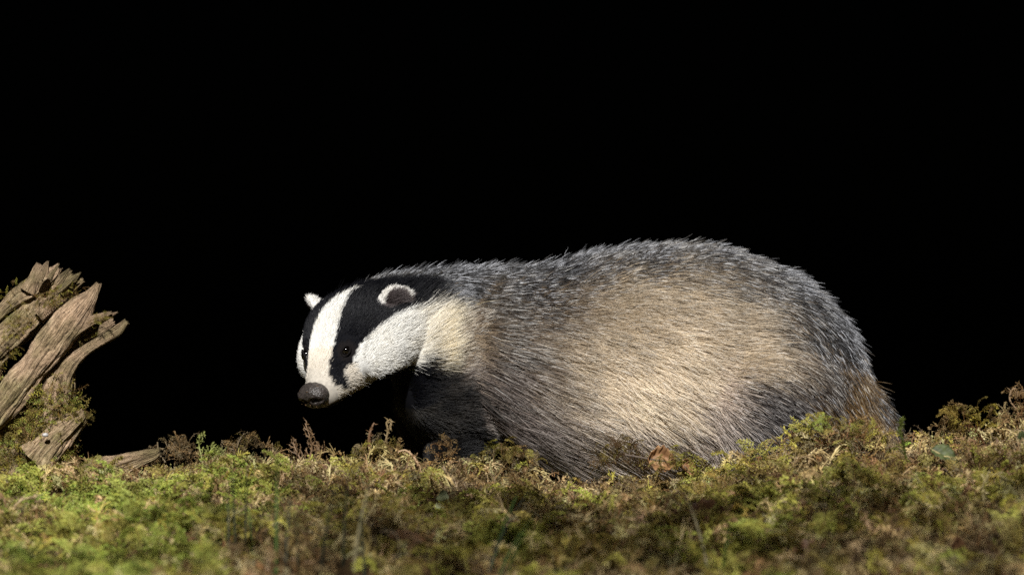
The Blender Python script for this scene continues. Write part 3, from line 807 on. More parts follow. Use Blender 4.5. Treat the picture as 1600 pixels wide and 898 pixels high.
def uv_sphere(rad, m=24, k=36):
    th = np.linspace(0, np.pi, m)[1:-1]; ph = np.linspace(0, 2 * np.pi, k, endpoint=False)
    T, Ph = np.meshgrid(th, ph, indexing='ij')
    q = np.stack([np.sin(T) * np.cos(Ph), np.sin(T) * np.sin(Ph), np.cos(T)], -1).reshape(-1, 3)
    q = np.concatenate([q, [[0, 0, 1], [0, 0, -1]]]); f = []
    for i in range(m - 3):
        for j in range(k): f.append((i * k + j, (i + 1) * k + j, (i + 1) * k + (j + 1) % k, i * k + (j + 1) % k))
    t, b = len(q) - 2, len(q) - 1
    for j in range(k):
        f.append((t, j, (j + 1) % k)); f.append((b, (m - 3) * k + (j + 1) % k, (m - 3) * k + j))
    return q * np.array(rad), f, q

EYE_M = simple_mat('eye', (.012, .010, .010), (.03, .02, .018), 80, .04, 0, .8, coat=1.0)
LID_M = simple_mat('eyelid', (.05, .04, .04), (.09, .075, .075), 500, .8, .4, .1)
NOSE_M = simple_mat('nose_leather', (.16, .145, .135), (.28, .255, .24), 520, .32, .6, .5)
HOLE_M = simple_mat('nostril_dark', (.02, .015, .015), (.05, .04, .04), 300, .3, .2, .5)
HAIR_M = simple_mat('whisker', (.75, .73, .70), (.9, .88, .85), 300, .5, 0, .4)
DIRT_M = simple_mat('dirt_crumb', (.28, .2, .13), (.42, .33, .22), 600, .9, .6, .2)

def face_parts():
    for s, c, en in zip((1, -1), EYES, EYE_OUT):
        out = unit(en + .35 * HF)
        v, f, _ = uv_sphere((.0064,) * 3, 16, 24)
        o = mesh_from('eye', v + c - out * .0017, f, EYE_M); shift(o, badger)
        # lids: an almond ring round the eyeball
        a = unit(HF - out * HF.dot(out)); b = np.cross(out, a)
        ph = np.linspace(0, 2 * np.pi, 36, endpoint=False); vv = []; ff = []
        for i, h in enumerate(ph):
            rr = np.array([.0071 * math.cos(h), .0046 * math.sin(h)])
            cc = c + a * rr[0] + b * rr[1] + out * (.0026 - .0014 * abs(math.cos(h)))
            rad = a * math.cos(h) + b * math.sin(h)
            for j in range(8):
                g = j / 8 * 2 * np.pi
                vv.append(cc + rad * .0013 * math.cos(g) + out * .0013 * math.sin(g))
        for i in range(36):
            for j in range(8): ff.append((i * 8 + j, ((i + 1) % 36) * 8 + j, ((i + 1) % 36) * 8 + (j + 1) % 8, i * 8 + (j + 1) % 8))
        shift(mesh_from('eyelid', vv, ff, LID_M), badger)
    # nose pad: broad top, flat front, two nostrils sunk in, groove between
    v, f, q = uv_sphere((.0205, .0165, .0150), 48, 64)          # local x = left, y = up, z = forward
    x, y, z = q[:, 0], q[:, 1], q[:, 2]
    v = v.copy()
    v[:, 2] = np.where(z > 0, .0150 * np.abs(z) ** .55 * (1 - .12 * (y < 0) * np.abs(y)), v[:, 2])
    v[:, 0] *= 1 + .10 * y - .12 * (y < -.2) * (-y)
    for s in (1, -1):
        g = np.exp(-(((v[:, 0] - s * .0085) / .0040) ** 2 + ((v[:, 1] - .0012) / .0032) ** 2)) * (z > 0)
        v[:, 2] -= .0085 * g
        g2 = np.exp(-(((v[:, 0] - s * .0155) / .0035) ** 2 + ((v[:, 1] + .002) / .0022) ** 2)) * (z > -.2)
        v[:, 0] -= s * .0022 * g2; v[:, 2] -= .003 * g2
        rim = np.exp(-(((v[:, 0] - s * .0092) / .0062) ** 2 + ((v[:, 1] - .0070) / .0034) ** 2)) * (z > 0); v[:, 2] += .0018 * rim
    v[:, 2] -= .0022 * np.exp(-(v[:, 0] / .0013) ** 2) * (z > 0) * (v[:, 1] < .002)
    v += q * (vnoise(v, 420, 3) * .00045)[:, None]
    base = head(.004, 0, 0)
    w_ = base + np.outer(v[:, 0], HL) + np.outer(v[:, 1], HU) + np.outer(v[:, 2], HF)
    nose = shift(mesh_from('nose', w_, f, NOSE_M), badger); nose['label'] = 'wet dark grey nose pad with soil on it'
    for s in (1, -1):
        v, f, q = uv_sphere((.0036, .0028, .003), 10, 14)
        c = base + HL * s * .0085 + HU * .0010 + HF * .0066
        o = mesh_from('nostril', c + np.outer(v[:, 0], HL) + np.outer(v[:, 1], HU) + np.outer(v[:, 2], HF), f, HOLE_M)
        COL.objects.link(o); o.parent = nose
    r = np.random.default_rng(3)
    for k in range(9):
        l, u = r.uniform(-.014, .016), r.choice([r.uniform(-.011, -.002), r.uniform(.010, .014)])
        v, f, q = uv_sphere(r.uniform(.0005, .0011, 3), 6, 8)
        ff = .0150 * max(0, 1 - (l / .0205) ** 2 - (u / .0165) ** 2) ** .275
        c = base + HL * l + HU * u + HF * (ff + .0002)
        o = mesh_from('soil_crumb', c + v, f, DIRT_M); COL.objects.link(o); o.parent = nose
    for s in (1, -1):
        for k in range(6):
            d0, u0 = r.uniform(.02, .045), r.uniform(-.02, .004)
            st = head(d0, s * .024, u0); di = unit(HL * s * 1.0 - HF * r.uniform(.1, .8) + HU * r.uniform(-.6, .2))
            t = np.linspace(0, 1, 8)[:, None]; Lw = r.uniform(.012, .028)
            pts = st + di * t * Lw + np.array([0, 0, -1]) * t ** 2 * Lw * .25
            v, f = tube(pts, .00015 * (1 - .8 * t[:, 0]))
            shift(mesh_from('whisker', v, f, HAIR_M), badger)
face_parts()

# ------------------------------------------------------------------ tree stump and dead wood
def limb_mesh(name, pts_px, rads_px, y, flat=1.0, ridge=.16, seed=0, ytilt=0.0, jag=.25, seg=88, n=130, yr=1.0):
    """weathered wood strand swept along photo points at depth y; flat < 1 makes it blade-like in depth"""
    ys = np.linspace(y, y + ytilt, len(pts_px))
    c = np.array([P(a, b, yy) for (a, b), yy in zip(pts_px, ys)])
    R = np.array(rads_px) * S
    tb = resample(np.concatenate([c, R[:, None]], 1), n); pt, rd = tb[:, :3], np.maximum(tb[:, 3], .0008)
    t = unit(np.gradient(pt, axis=0)); a = unit(np.cross(t, [0, 1.0, 0])); b = np.cross(t, a)     # a in picture plane, b depth
    L = np.concatenate([[0], np.cumsum(np.linalg.norm(np.diff(pt, axis=0), axis=1))])
    ang = np.linspace(0, 2 * np.pi, seg, endpoint=False)
    A, I = np.meshgrid(ang, np.arange(n)); tw = A + L[I] * 2.5
    q = np.stack([np.cos(tw) * 2.2, np.sin(tw) * 2.2, L[I] * 7 + seed * 3.7], -1)
    q2 = np.stack([np.cos(tw) * 5.5, np.sin(tw) * 5.5, L[I] * 9 + seed * 1.7], -1)
    dsp = 1 + ridge * (vnoise(q, 1, seed) * .9 - np.abs(vnoise(q2, 1, seed + 5)) * .9 + .3)
    q3 = np.stack([np.cos(tw) * 13, np.sin(tw) * 13, L[I] * 14 + seed * 2.1], -1)
    dsp = dsp - .11 * np.abs(vnoise(q3, 1, seed + 6)) - .22 * np.clip(vnoise(q2 * .8, 1, seed + 11) - .35, 0, 1)
    w3 = np.stack([pt[I][..., 0], np.cos(A) * .03, pt[I][..., 2]], -1) + rd[I][..., None] * np.sin(A)[..., None]
    bump = vnoise(w3, 34, seed + 9) * .17 + vnoise(w3, 90, seed + 10) * .07
    rr = rd[I] * (dsp + bump)
    v = pt[I] + rr[..., None] * (np.cos(A)[..., None] * a[I] + flat * yr * np.sin(A)[..., None] * b[I])
    # broken ends: last rings run out to uneven splinters
    k = np.clip((I - (n - 10)) / 9, 0, 1)
    spl = np.interp(_h((A * 4).astype(np.int64), I * 0, I * 0, seed + 3), [0, 1], [-.2, 1.0])
    v = v + t[I] * (k * spl * jag * R[-2])[..., None]
    v = v.reshape(-1, 3)
    i = np.arange((n - 1))[:, None] * seg + np.arange(seg)[None]; j = np.arange((n - 1))[:, None] * seg + (np.arange(seg)[None] + 1) % seg
    f = [tuple(x) for x in np.stack([i, j, j + seg, i + seg], -1).reshape(-1, 4).tolist()]
    # end caps sunk a little
    e0 = len(v); v = np.concatenate([v, [pt[0]], [pt[-1] - t[-1] * rd[-1] * .3]])
    for s in range(seg):
        f.append((e0, (s + 1) % seg, s)); f.append((e0 + 1, (n - 1) * seg + s, (n - 1) * seg + (s + 1) % seg))
    g = np.concatenate([np.stack([np.cos(tw), np.sin(tw), L[I] * 1.4 + seed], -1).reshape(-1, 3), [[0, 0, seed], [0, 0, L[-1] + seed]]])
    return mesh_from(name, v, f, WOOD, uv=g)

stump = empty('tree_stump', P(20, 745, -0.10))
tag(stump, 'weathered broken tree stump with splintered prongs and mossy base on the bank', 'tree stump')
SY = -0.10
prongs = [
    # upper pair of strands
    ([(-110, 640), (-60, 598), (-10, 550), (30, 513), (66, 478), (92, 450), (110, 432)], [30, 28, 25, 24, 22, 18, 9], .02, .85, 1, .5),
    ([(-60, 520), (-15, 500), (8, 480), (30, 462), (58, 444), (82, 428), (90, 420)], [9, 11, 13, 17, 19, 14, 6], .015, .8, 2, .5),
    ([(44, 456), (54, 438), (59, 422), (62, 414)], [14, 10, 8, 6], .005, .8, 3, .3),
    ([(60, 492), (90, 468), (112, 450), (129, 438)], [13, 11, 8, 4], -.005, .8, 4, .4),
    # middle strand with the pointed tip
    ([(-40, 676), (0, 636), (30, 600), (58, 566), (96, 516), (122, 484), (141, 463), (152, 443)], [25, 24, 23, 23, 25, 20, 11, 3], -.02, .8, 5, .2),
    # edges of the hollow
    ([(96, 530), (118, 512), (144, 500), (166, 491), (174, 488)], [13, 11, 7, 4, 2], -.025, .45, 6, .3),
    ([(78, 660), (88, 612), (102, 576), (126, 552), (156, 533), (182, 517), (197, 503)], [24, 21, 15, 9, 7, 8, 5], -.012, .6, 7, .3),
    ([(100, 560), (122, 534), (148, 516), (176, 502)], [20, 16, 11, 5], .012, .35, 8, .3),
    # lower trunk
    ([(80, 760), (82, 700), (86, 640), (92, 600), (104, 565)], [36, 30, 26, 22, 12], .0, .9, 9, .2),
    ([(-30, 780), (-10, 720), (5, 660), (20, 615)], [95, 84, 68, 40], .05, .8, 10, .2),
]
for k, (pp, rr, dy, fl, sd, jg) in enumerate(prongs):
    shift(limb_mesh('prong' if k < 8 else 'trunk', pp, rr, SY + dy, fl, .22, sd, jag=jg), stump)
rs = np.random.default_rng(31)
for k, (sx, sy, ang, ln) in enumerate([(66, 424, 65, 16), (96, 434, 48, 18), (104, 444, 38, 20), (84, 424, 55, 14), (114, 436, 40, 14), (148, 462, 62, 20), (134, 474, 50, 14), (168, 494, 22, 16), (186, 512, 35, 16), (72, 420, 75, 12), (120, 660, 40, 16)]):
    a_ = math.radians(ang); ex, ey = sx + math.cos(a_) * ln, sy - math.sin(a_) * ln
    shift(limb_mesh('splinter', [(sx - math.cos(a_) * 14, sy + math.sin(a_) * 14), (sx, sy), (ex, ey)], [6.5, rs.uniform(3.5, 6), 1.0], SY + rs.uniform(-.022, .012), .6, .3, 40 + k, jag=.5, seg=20, n=24), stump)
stub = shift(limb_mesh('stub', [(55, 720), (84, 690), (106, 668), (126, 652), (131, 646)], [30, 24, 19, 13, 8], SY - .02, .9, .25, 12, jag=.3), stump)

fallen = limb_mesh('fallen_branch', [(128, 756), (150, 738), (185, 727), (215, 718), (238, 710), (248, 705)], [16, 18, 16, 12, 9, 5], -.21, .8, .25, 15, jag=.6)
COL.objects.link(fallen); tag(fallen, 'short grey broken branch lying on moss beside the tree stump', 'branch')

def sprig_cloud(name, spots, r, cols, protos, smin, smax, out=None, lean=.5):
    it = []
    for k, (c, nrm) in enumerate(spots):
        pz = protos[r.integers(len(protos))]
        nrm = unit(np.asarray(nrm, float) + r.normal(0, lean, 3))
        q = Vector((0, 0, 1)).rotation_difference(Vector(nrm)).to_matrix()
        M = np.array(q) @ rot(0, 0, r.uniform(0, 6.28), r.uniform(smin, smax))
        colr = cols[r.integers(len(cols))] * r.uniform(.7, 1.25)
        it.append((pz, M, c, np.clip(colr, .003, 1)))
    return merged(name, it)

def stump_moss():
    r = np.random.default_rng(9)
    def band(a, b, rad, y, n, ymin=-.9):
        s = []
        for k in range(n):
            t = r.random(); ph = r.uniform(0, 2 * np.pi)
            c = P(a[0] + (b[0] - a[0]) * t, a[1] + (b[1] - a[1]) * t, y); rr = rad * S
            d = np.array([math.cos(ph), -abs(math.sin(ph)) * .9 - .1, math.sin(ph * 1.0) * .6 + .2]); d = unit(d)
            s.append((c + d * rr * r.uniform(.98, 1.12), d))
        return s
    base = band((-20, 760), (12, 640), 78, SY + .05, 800) + band((75, 720), (88, 615), 30, SY, 460) + band((20, 700), (60, 640), 44, SY + .02, 360)
    o = sprig_cloud('moss', base, r, [GREEN, OLIVE, BRIGHT * .8, BROWN, OLIVE * .8], SMALL, .010, .022); shift(o, stump); o['kind'] = 'stuff'
    tipm = band((118, 652), (130, 645), 11, SY - .02, 40) + band((92, 660), (120, 648), 14, SY - .02, 26)
    o = sprig_cloud('moss', tipm, r, [OLIVE, GREEN, OLIVE * .7], SMALL, .008, .017); shift(o, stump); o['kind'] = 'stuff'
    top = band((62, 478), (118, 450), 12, SY - .012, 110) + band((20, 524), (50, 490), 13, SY - .005, 80) + band((-20, 575), (5, 540), 22, SY, 60) + band((148, 505), (165, 492), 5, SY - .03, 34) + band((0, 470), (30, 452), 14, SY + .02, 22)
    o = sprig_cloud('moss', top, r, [OLIVE, GREEN * .9, OLIVE * .8, BROWN], SMALL, .006, .014); shift(o, stump); o['kind'] = 'stuff'
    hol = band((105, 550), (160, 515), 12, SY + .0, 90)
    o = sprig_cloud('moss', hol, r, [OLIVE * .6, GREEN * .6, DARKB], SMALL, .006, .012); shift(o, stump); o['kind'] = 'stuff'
    v, f, q = uv_sphere((.0038, .0032, .0026), 10, 14)
    peb = mesh_from('pebble', v * (1 + .15 * vnoise(q, 2, 4))[:, None] + P(71, 679, SY - .05), f, simple_mat('pale_stone', (.55, .54, .53), (.72, .71, .7), 300, .8))
    COL.objects.link(peb); tag(peb, 'tiny pale pebble stuck on the mossy stump base', 'pebble')
stump_moss()

# ------------------------------------------------------------------ single sprigs, leaves, grass
def on_ground(px, py, y0=-.2):
    """world point where the sight line of a photo pixel meets the bank, searched from the crest towards the camera"""
    for y in np.arange(-1.6, y0, .01):
        p = P(px, py, y)
        if ground_z(p[0], y) >= p[2]: return p
    return P(px, py, CREST_Y - .03)

def place_sprig(name, proto, px, base_py, y, size, az, colr, label, cat, tilt=(0, 0), group=None, cols=None):
    p = P(px, base_py, y)
    o = merged(name, [(proto, rot(tilt[0], tilt[1], az, size), np.zeros(3), np.asarray(colr))])
    o.location = p; COL.objects.link(o); tag(o, label, cat, group); return o

r5 = np.random.default_rng(55)
def plume(name, curves, y, r0, colr, label, seed, side=.012, n=9, curl=1.0, leaves=4):
    """upright sprig: stems along photo points with curling side twigs and leaflets"""
    rr = np.random.default_rng(seed); a = Acc()
    for pts_px in curves:
        c = resample(np.array([P(u, v, y + rr.uniform(-.004, .004)) for u, v in pts_px]), 24); t = np.linspace(0, 1, 24); dd = unit(np.gradient(c, axis=0))
        v, f = tube(c, r0 * (1 - .6 * t), 5); a.add(v, f, (1, 1, 1))
        for k in range(n):
            i = int(3 + 20 * (k + rr.random()) / n); sgn = 1 if k % 2 else -1
            lat = unit(np.cross(dd[i], [0, 1, 0]) * sgn + np.array([0, rr.uniform(-.9, .9), 0])); L = side * (1.1 - .7 * t[i]) * rr.uniform(.6, 1.3)
            u = np.linspace(0, 1, 7)[:, None]; cu = rr.uniform(.3, 1.3) * curl
            bp = c[i] + L * (lat * u + dd[i] * (u * .5 + u ** 2 * cu * .6) - lat * u ** 3 * cu * .6)
            v, f = tube(bp, r0 * .55 * (1 - .6 * u[:, 0])); sh = rr.uniform(.75, 1.15); a.add(v, f, np.array((.95, .93, .9)) * sh)
            bd = unit(np.gradient(bp, axis=0))
            for q in range(leaves * 2):
                m = rr.integers(1, 7); leaf(a, bp[m], unit(bd[m] + rr.normal(0, .6, 3)), unit(rr.normal(0, 1, 3)), rr.uniform(.002, .0045), .0007, np.array((.85, .83, .8)) * sh, np.array((1.05, 1.05, 1)) * sh)
    o = merged(name, [(a.get(), np.eye(3), np.zeros(3), np.asarray(colr))]); COL.objects.link(o); tag(o, label, 'sprig'); return o
plume('dry_sprig', [[(484, 748), (483, 722), (487, 700), (484, 682), (477, 661)], [(482, 745), (472, 722), (462, 702), (458, 690)], [(486, 745), (494, 722), (499, 705), (494, 694)]], -.19, .0017, lin((.50, .40, .29)),
      "tall dry brown moss sprig standing upright below the badger's nose", 2, .014, 13, 1.3, 4)
plume('fern_sprig', [[(319, 745), (316, 718), (311, 696), (313, 682), (320, 678)], [(320, 740), (325, 712), (333, 699), (341, 702)], [(322, 740), (332, 716), (342, 708), (350, 714)]], -.19, .0012, lin((.58, .60, .34)),
      'green arching fern-like sprig standing between stump and badger', 4, .007, 14, .5, 4)
plume('fern_sprig', [[(350, 746), (352, 722), (349, 702)], [(352, 740), (362, 722), (372, 722)]], -.20, .0012, lin((.50, .50, .30)), 'low green sprig beside the taller arching fern-like sprig', 6, .007, 12, .5, 4)
def hook(pts_px, y, r0, colr, name, label, cat, leaves=0, seed=1):
    c = resample(np.array([P(a, b, y) for a, b in pts_px]), 30); t = np.linspace(0, 1, 30)
    v, f = tube(c, r0 * (1 - .55 * t), 5); a = Acc(); a.add(v, f, (1, 1, 1)); rr = np.random.default_rng(seed)
    dd = unit(np.gradient(c, axis=0))
    for k in range(leaves):
        i = rr.integers(4, 30)
        leaf(a, c[i], unit(dd[i] + rr.normal(0, .8, 3)), unit(rr.normal(0, 1, 3)), rr.uniform(.003, .007), .0009, (.85, .85, .8), (1.05, 1.05, 1))
    o = merged(name, [(a.get(), np.eye(3), np.zeros(3), np.asarray(colr))]); COL.objects.link(o); tag(o, label, cat); return o
hook([(604, 712), (603, 690), (606, 672), (604, 660), (609, 656), (612, 662), (608, 668)], -.18, .0016, lin((.60, .52, .38)), 'looped_sprig', 'pale stem ending in a tiny loop on moss mound below badger\'s chest', 'stem', 40)
hook([(580, 712), (577, 690), (579, 672), (585, 660)], -.18, .0026, lin((.46, .35, .25)), 'brown_sprig', 'short thick brown stem beside the looped pale stem', 'stem', 20)
hook([(663, 748), (655, 728), (645, 712), (633, 703), (622, 706)], -.24, .0022, lin((.72, .60, .46)), 'bent_stem', 'bent straw coloured stem drooping over moss in front of black chest', 'stem', 10)
hook([(470, 736), (455, 744), (440, 740), (432, 731), (438, 724), (450, 726), (456, 732)], -.24, .0014, lin((.72, .64, .48)), 'curled_tendril', 'pale curled tendril lying left of the dry upright sprig', 'tendril', 0)
hook([(1416, 716), (1411, 692), (1406, 670), (1409, 656)], -.42, .0014, lin((.40, .43, .20)), 'moss_shoot', 'upright green moss shoot just behind the badger\'s tail tip', 'moss shoot', 170, 7)
hook([(1470, 710), (1469, 692), (1473, 682), (1480, 684), (1484, 694)], -.2, .0009, lin((.62, .54, .44)), 'wiry_stem', 'thin wiry looped stem at the foot of the mossy rise', 'stem', 0)
hook([(1592, 662), (1588, 640), (1578, 625), (1580, 610), (1588, 608), (1590, 625)], -.2, .0013, lin((.62, .52, .40)), 'wiry_stem', 'wiry looped stem on top of the brown moss tuft', 'stem', 8)
hook([(258, 722), (248, 706), (246, 690)], -.19, .0016, lin((.50, .44, .34)), 'twig', 'stubby pale twig upright at the tip of the broken branch', 'twig', 0)

# pale fingered frond in front of the fallen branch
def pale_frond():
    a = Acc(); rr = np.random.default_rng(12); root_px = (222, 772)
    for (tx, ty) in ((182, 752), (203, 742), (226, 744), (250, 750), (238, 760)):
        c = resample(np.array([P(*root_px, -.30), P(root_px[0] * .5 + tx * .5 - 2, root_px[1] * .5 + ty * .5 - 4, -.305), P(tx, ty, -.31)]), 10)
        v, f = tube(c, np.array([.0022, .0026, .0030, .0034, .0036, .0036, .0033, .0029, .0022, .0008]), 5); a.add(v, f, (1, 1, 1)); dd = unit(np.gradient(c, axis=0))
        for k in range(46):
            i = rr.integers(2, 10)
            leaf(a, c[i], unit(dd[i] * 1.1 + rr.normal(0, .6, 3)), unit(rr.normal(0, 1, 3)), rr.uniform(.004, .008), .0013, (.9, .88, .8), (1.08, 1.08, 1.05))
    o = merged('pale_frond', [(a.get(), np.eye(3), np.zeros(3), lin((.76, .70, .52)))]); COL.objects.link(o)
    tag(o, 'pale straw fingered moss frond in front of the broken branch', 'frond')
pale_frond()

def clump(px, py, y, wpx, hpx, n, cols, protos, smin, smax, label, seed, name='moss_clump'):
    r = np.random.default_rng(seed); sp = []
    for k in range(n):
        th = r.uniform(0, np.pi); q = r.random() ** .5; ph = r.uniform(-1, 1)
        c = P(px + math.cos(th) * q * wpx / 2, py - math.sin(th) * q * hpx * .75, y + ph * wpx * S * .35)
        sp.append((c, (math.cos(th) * .7, -.25, .35 + math.sin(th))))
    o = sprig_cloud(name, sp, r, cols, protos, smin, smax, lean=.35); COL.objects.link(o); tag(o, label, 'moss clump'); return o
PF, PS, PCU, PD = [PROTO[i] for i in FEATHER], [PROTO[i] for i in STAR], [PROTO[i] for i in CURLY], [PROTO[i] for i in DRY]
clump(592, 728, -.19, 90, 50, 46, [BROWN, OLIVE, OLIVE, GREY, GREEN * .8], PF + PCU + PD, .014, .028, 'olive and brown moss mound in front of the badger\'s black chest', 1)
clump(697, 724, -.17, 34, 44, 16, [BROWN, lin((.52, .40, .27)), BROWN * .8], PCU + PD, .012, .024, 'small shrivelled brown tuft against the black foreleg', 2)
clump(790, 736, -.19, 110, 44, 52, [OLIVE, OLIVE, GREEN * .85, GREY, BROWN], PF + PD, .014, .027, 'feathery olive moss clump below the badger\'s shoulder', 3)
clump(966, 738, -.16, 84, 62, 46, [lin((.40, .33, .22)), lin((.46, .40, .28)), DARKB, OLIVE * .7], PCU + PD + PF[:2], .014, .028, 'dark brown dried moss clump against the pale belly', 4)
clump(1055, 738, -.20, 44, 34, 16, [OLIVE, GREEN * .9], PF, .014, .024, 'little green moss clump covering part of the dead leaf', 5)
clump(1512, 682, -.20, 78, 70, 48, [lin((.58, .52, .24)), OLIVE, lin((.52, .44, .22)), BROWN], PF + PD, .014, .028, 'yellowish moss tuft rising from the bank beyond the rump', 6)
clump(1598, 668, -.20, 56, 66, 34, [lin((.56, .42, .28)), BROWN, STRAW * .8], PCU + PD, .014, .028, 'rusty brown wiry moss tuft on the highest part of the bank', 7)
clump(275, 730, -.18, 70, 50, 34, [GREY, BROWN, lin((.44, .38, .28))], PCU + PD, .014, .028, 'grey brown dried moss tuft at the end of the broken branch', 8)
clump(395, 728, -.17, 80, 56, 34, [GREY, BROWN, lin((.42, .36, .26)), OLIVE * .8], PCU + PD, .014, .030, 'brown dried moss tuft between fern-like sprig and upright dry sprig', 9)
clump(1300, 690, -.22, 120, 34, 44, [GREEN, OLIVE, BRIGHT * .9, OLIVE], PF + PS, .014, .028, 'bright green moss clump below the badger\'s thigh', 10)

def leaf_mat(name, a, b): return simple_mat(name, a, b, 90, .6, .5, .35)
DEAD = leaf_mat('dead_leaf_brown', (.28, .19, .12), (.45, .32, .21)); DEAD2 = leaf_mat('dead_leaf_tan', (.42, .30, .19), (.58, .44, .30))
GLEAF = leaf_mat('green_leaf', (.18, .21, .10), (.31, .34, .20)); RIB = leaf_mat('leaf_rib', (.56, .50, .34), (.66, .60, .42)); STEMM = leaf_mat('leaf_stalk', (.26, .22, .19), (.38, .33, .28))

def leaf_thing(name, px, py, y, L, W, rotm, mat, rib_mat, label, curl=.4, lobes=0, seed=0, stalk=.3, cat='leaf'):
    r = np.random.default_rng(seed); n, m = 22, 11
    u = np.linspace(0, 1, n); sv = np.linspace(-1, 1, m)
    w_ = W * np.sin(np.pi * u ** .8) ** .75 * (1 + (lobes * .09 * np.sin(u * np.pi * 11) if lobes else 0) + .06 * np.sin(u * 31))
    U, Sv = np.meshgrid(u, sv, indexing='ij')
    X = U * L; Y = Sv * w_[:, None]; q = np.stack([U * 3, Sv * 1.5, U * 0 + seed], -1)
    Z = curl * W * (Sv ** 2) * (1 + .5 * np.sin(U * 4)) + .25 * W * vnoise(q, 1.6, seed) + .10 * W * np.abs(np.sin((U * 7 - np.abs(Sv) * 1.2) * np.pi)) * (np.abs(Sv) > .1) - L * .25 * (U - .5) ** 2
    v = np.stack([X, Y, Z], -1).reshape(-1, 3)
    i = np.arange(n * m).reshape(n, m); f = np.stack([i[:-1, :-1], i[1:, :-1], i[1:, 1:], i[:-1, 1:]], -1).reshape(-1, 4)
    root = empty(name, P(px, py, y)); root.rotation_euler = rotm; tag(root, label, cat)
    b = link(mesh_from('blade', v, f, mat), root)
    sd = b.modifiers.new('thick', 'SOLIDIFY'); sd.thickness = .0006
    mid = v.reshape(n, m, 3)[:, m // 2] + [0, 0, .0006]
    mid = np.concatenate([[[-L * stalk, 0, -L * stalk * .15]], mid])
    t = np.linspace(0, 1, len(mid)); vv, ff = tube(mid, .0013 * (1 - .75 * t), 5)
    link(mesh_from('midrib', vv, ff, rib_mat), root)
    return root
R_ = math.radians
leaf_thing('dead_leaf', 1012, 716, -.185, .034, .016, (R_(75), R_(12), R_(10)), DEAD2, STEMM, 'orange brown dead leaf against the badger\'s belly', .5, 1, 3, .8)
leaf_thing('dead_leaf', 1062, 722, -.185, .024, .010, (R_(70), R_(40), R_(30)), DEAD2, STEMM, 'small curled dead leaf beside the little green moss clump', .6, 1, 4, .3)
def ground_leaf(px, py, L, W, rz, mat, label, seed, tilt=55, lift=.006):
    p = on_ground(px, py); 
    o = leaf_thing('dead_leaf', px, py, p[1], L, W, (R_(tilt), R_(seed * 13 % 30 - 15), rz), mat, STEMM, label, .5, 1, seed)
    o.location = Vector(p) + Vector((-math.cos(rz) * L * .4, -.02, lift)); return o
ground_leaf(1100, 832, .060, .022, .3, DEAD, 'crumpled dark brown dead leaf on shaded moss in front of the belly', 5, 60)
ground_leaf(1268, 880, .062, .018, .15, DEAD, 'long brown dead leaf lying low on the shaded moss below the thigh', 6, 50)
ground_leaf(628, 866, .046, .014, -.1, DEAD2, 'tan dead leaf on the moss below the chest', 7, 45)
ground_leaf(1492, 872, .034, .014, .9, DEAD, 'small brown dead leaf on the dark moss below the mossy rise', 8, 60)
ground_leaf(36, 757, .030, .010, .1, DEAD2, 'flat tan dead leaf at the foot of the stump', 9, 50, .004)
ground_leaf(285, 812, .036, .012, -.3, DEAD2, 'tan dead leaf half sunk in bright green moss', 10, 50)
ground_leaf(585, 792, .030, .008, -.8, DEAD2, 'narrow tan dead leaf on moss in front of the chest mound', 11, 60)
leaf_thing('bramble_leaf', 1456, 700, -.36, .036, .013, (R_(35), R_(30), R_(-10)), GLEAF, RIB, 'green leaf with pale midrib on the bank behind the tail', .2, 1, 12, .05)
leaf_thing('bramble_leaf', 1590, 688, -.34, .022, .010, (R_(60), R_(0), R_(40)), GLEAF, RIB, 'small green leaf under the rusty brown moss tuft', .2, 1, 13, .1)
def pale_flake():
    m = simple_mat('pale_green_petal', (.52, .55, .40), (.68, .70, .54), 120, .6, .2)
    p = on_ground(690, 802); root = empty('pale_leaflet', p + np.array([0, -.02, .012])); tag(root, 'small pale green leaflet pair on the moss in front of the shoulder', 'leaflet')
    for dz, s in ((.009, .0075), (-.003, .006)):
        v, f, q = uv_sphere((s, s * .12, s * .8), 14, 20); v = v * (1 + .45 * vnoise(q, 2.2, int(s * 1e4)))[:, None]; v[:, 1] += v[:, 2] ** 2 * 60 - v[:, 0] * .5; v[:, 2] -= np.abs(v[:, 0]) * .4
        link(mesh_from('lobe', v + [(dz - .003) * .4, 0, dz], f, m), root)
pale_flake()

GR1 = leaf_mat('grass_dark', (.12, .13, .09), (.19, .20, .13)); GR2 = leaf_mat('grass_green', (.20, .29, .11), (.28, .38, .16)); GR3 = leaf_mat('grass_dry', (.40, .38, .28), (.54, .50, .38))
def tuft(px, py, blades, label, seed, mats):
    r = np.random.default_rng(seed)
    p = on_ground(px, py); p[2] = ground_z(p[0], p[1]); root = empty('grass_tuft', p); tag(root, label, 'grass tuft')
    for (dx, tip_dx, h, mi) in blades:
        n = 12; t = np.linspace(0, 1, n); x0 = dx * S
        c = np.stack([x0 + tip_dx * S * t ** 1.6, r.uniform(-.02, .02) + r.uniform(-.02, .02) * t, h * t - .01], -1)
        wd = .0015 * (1 - t) ** .5 * r.uniform(.8, 1.3)
        v = np.concatenate([c + np.stack([wd, wd * .2, wd * 0], -1), c + np.stack([wd * 0, -wd * .5, wd * 0], -1), c - np.stack([wd, -wd * .2, wd * 0], -1)])
        i = np.arange(n - 1); f = np.concatenate([np.stack([i, i + n, i + n + 1, i + 1], -1), np.stack([i + n, i + 2 * n, i + 2 * n + 1, i + n + 1], -1)])
        link(mesh_from('blade', v, f, mats[mi]), root)
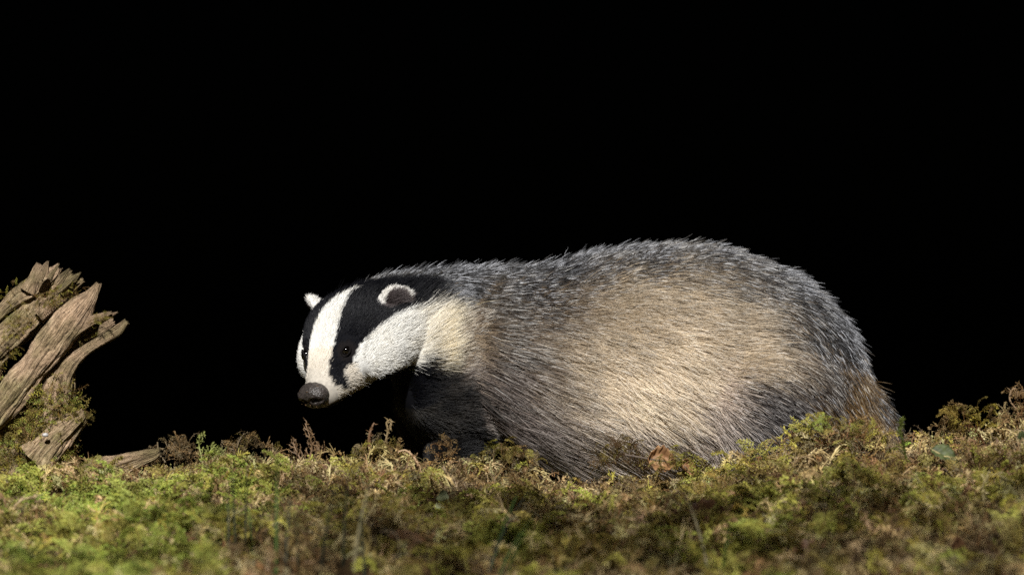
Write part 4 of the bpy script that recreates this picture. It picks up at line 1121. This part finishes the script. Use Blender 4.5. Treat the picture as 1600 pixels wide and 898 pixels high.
GM = [GR1, GR2, GR3]
tuft(372, 893, [(-12, -4, .10, 0), (-4, -6, .125, 0), (8, 3, .115, 0), (22, -8, .08, 1)], 'dark thin grass blades rising from moss below the fern-like sprig', 1, GM)
tuft(455, 890, [(-18, 2, .13, 1), (-6, 6, .09, 0), (10, -3, .07, 0)], 'sparse grass blades in front of the upright dry sprig', 2, GM)
tuft(540, 893, [(-30, 26, .11, 0), (-4, 10, .12, 0), (10, 22, .10, 2), (24, -6, .07, 0)], 'grey green grass blades in front of the black chest', 3, GM)
tuft(775, 896, [(-6, 34, .09, 1), (4, 46, .07, 1), (14, 22, .05, 1), (-10, 60, .10, 0)], 'broad green grass blades leaning below the shoulder', 4, GM)
tuft(1120, 896, [(-10, -30, .09, 2), (6, 10, .06, 1)], 'pale bent grass blades beside the crumpled dead leaf', 5, GM)

# ------------------------------------------------------------------ leafy bough added overhead, out of frame, only to shade the near moss
def bough():
    r = np.random.default_rng(8)
    bark = simple_mat('shade_bough_bark', (.20, .16, .12), (.32, .26, .2), 60, .9, .8)
    lf = leaf_mat('shade_bough_leaf', (.18, .28, .10), (.26, .38, .15))
    root = empty('added_shade_bough', (-.95, -1.98, .62)); tag(root, 'leafy bough added out of view to shade the near moss', 'bough')
    c = resample(np.array([(0, 0, 0), (.6, .05, .12), (1.2, -.02, .16), (1.9, -.08, .10)], float), 30); t = np.linspace(0, 1, 30)
    v, f = tube(c, .018 * (1 - .8 * t), 8); link(mesh_from('limb', v, f, bark), root)
    a = Acc()
    for k in range(1900):
        i = r.integers(9, 30); off = r.normal(0, 1, 3) * [.10, .26, .08]
        p = c[i] + off; d = unit(off * [1, 1, .4] + r.normal(0, .06, 3)); nn = unit(np.array([0, 0, 1.0]) + r.normal(0, .35, 3))
        leaf(a, p, d, nn, r.uniform(.035, .06), r.uniform(.012, .02), (1, 1, 1), (1, 1, 1))
    v, f, _ = a.get(); o = link(mesh_from('foliage', v, f, lf, smooth=False), root); o['kind'] = 'stuff'
bough()
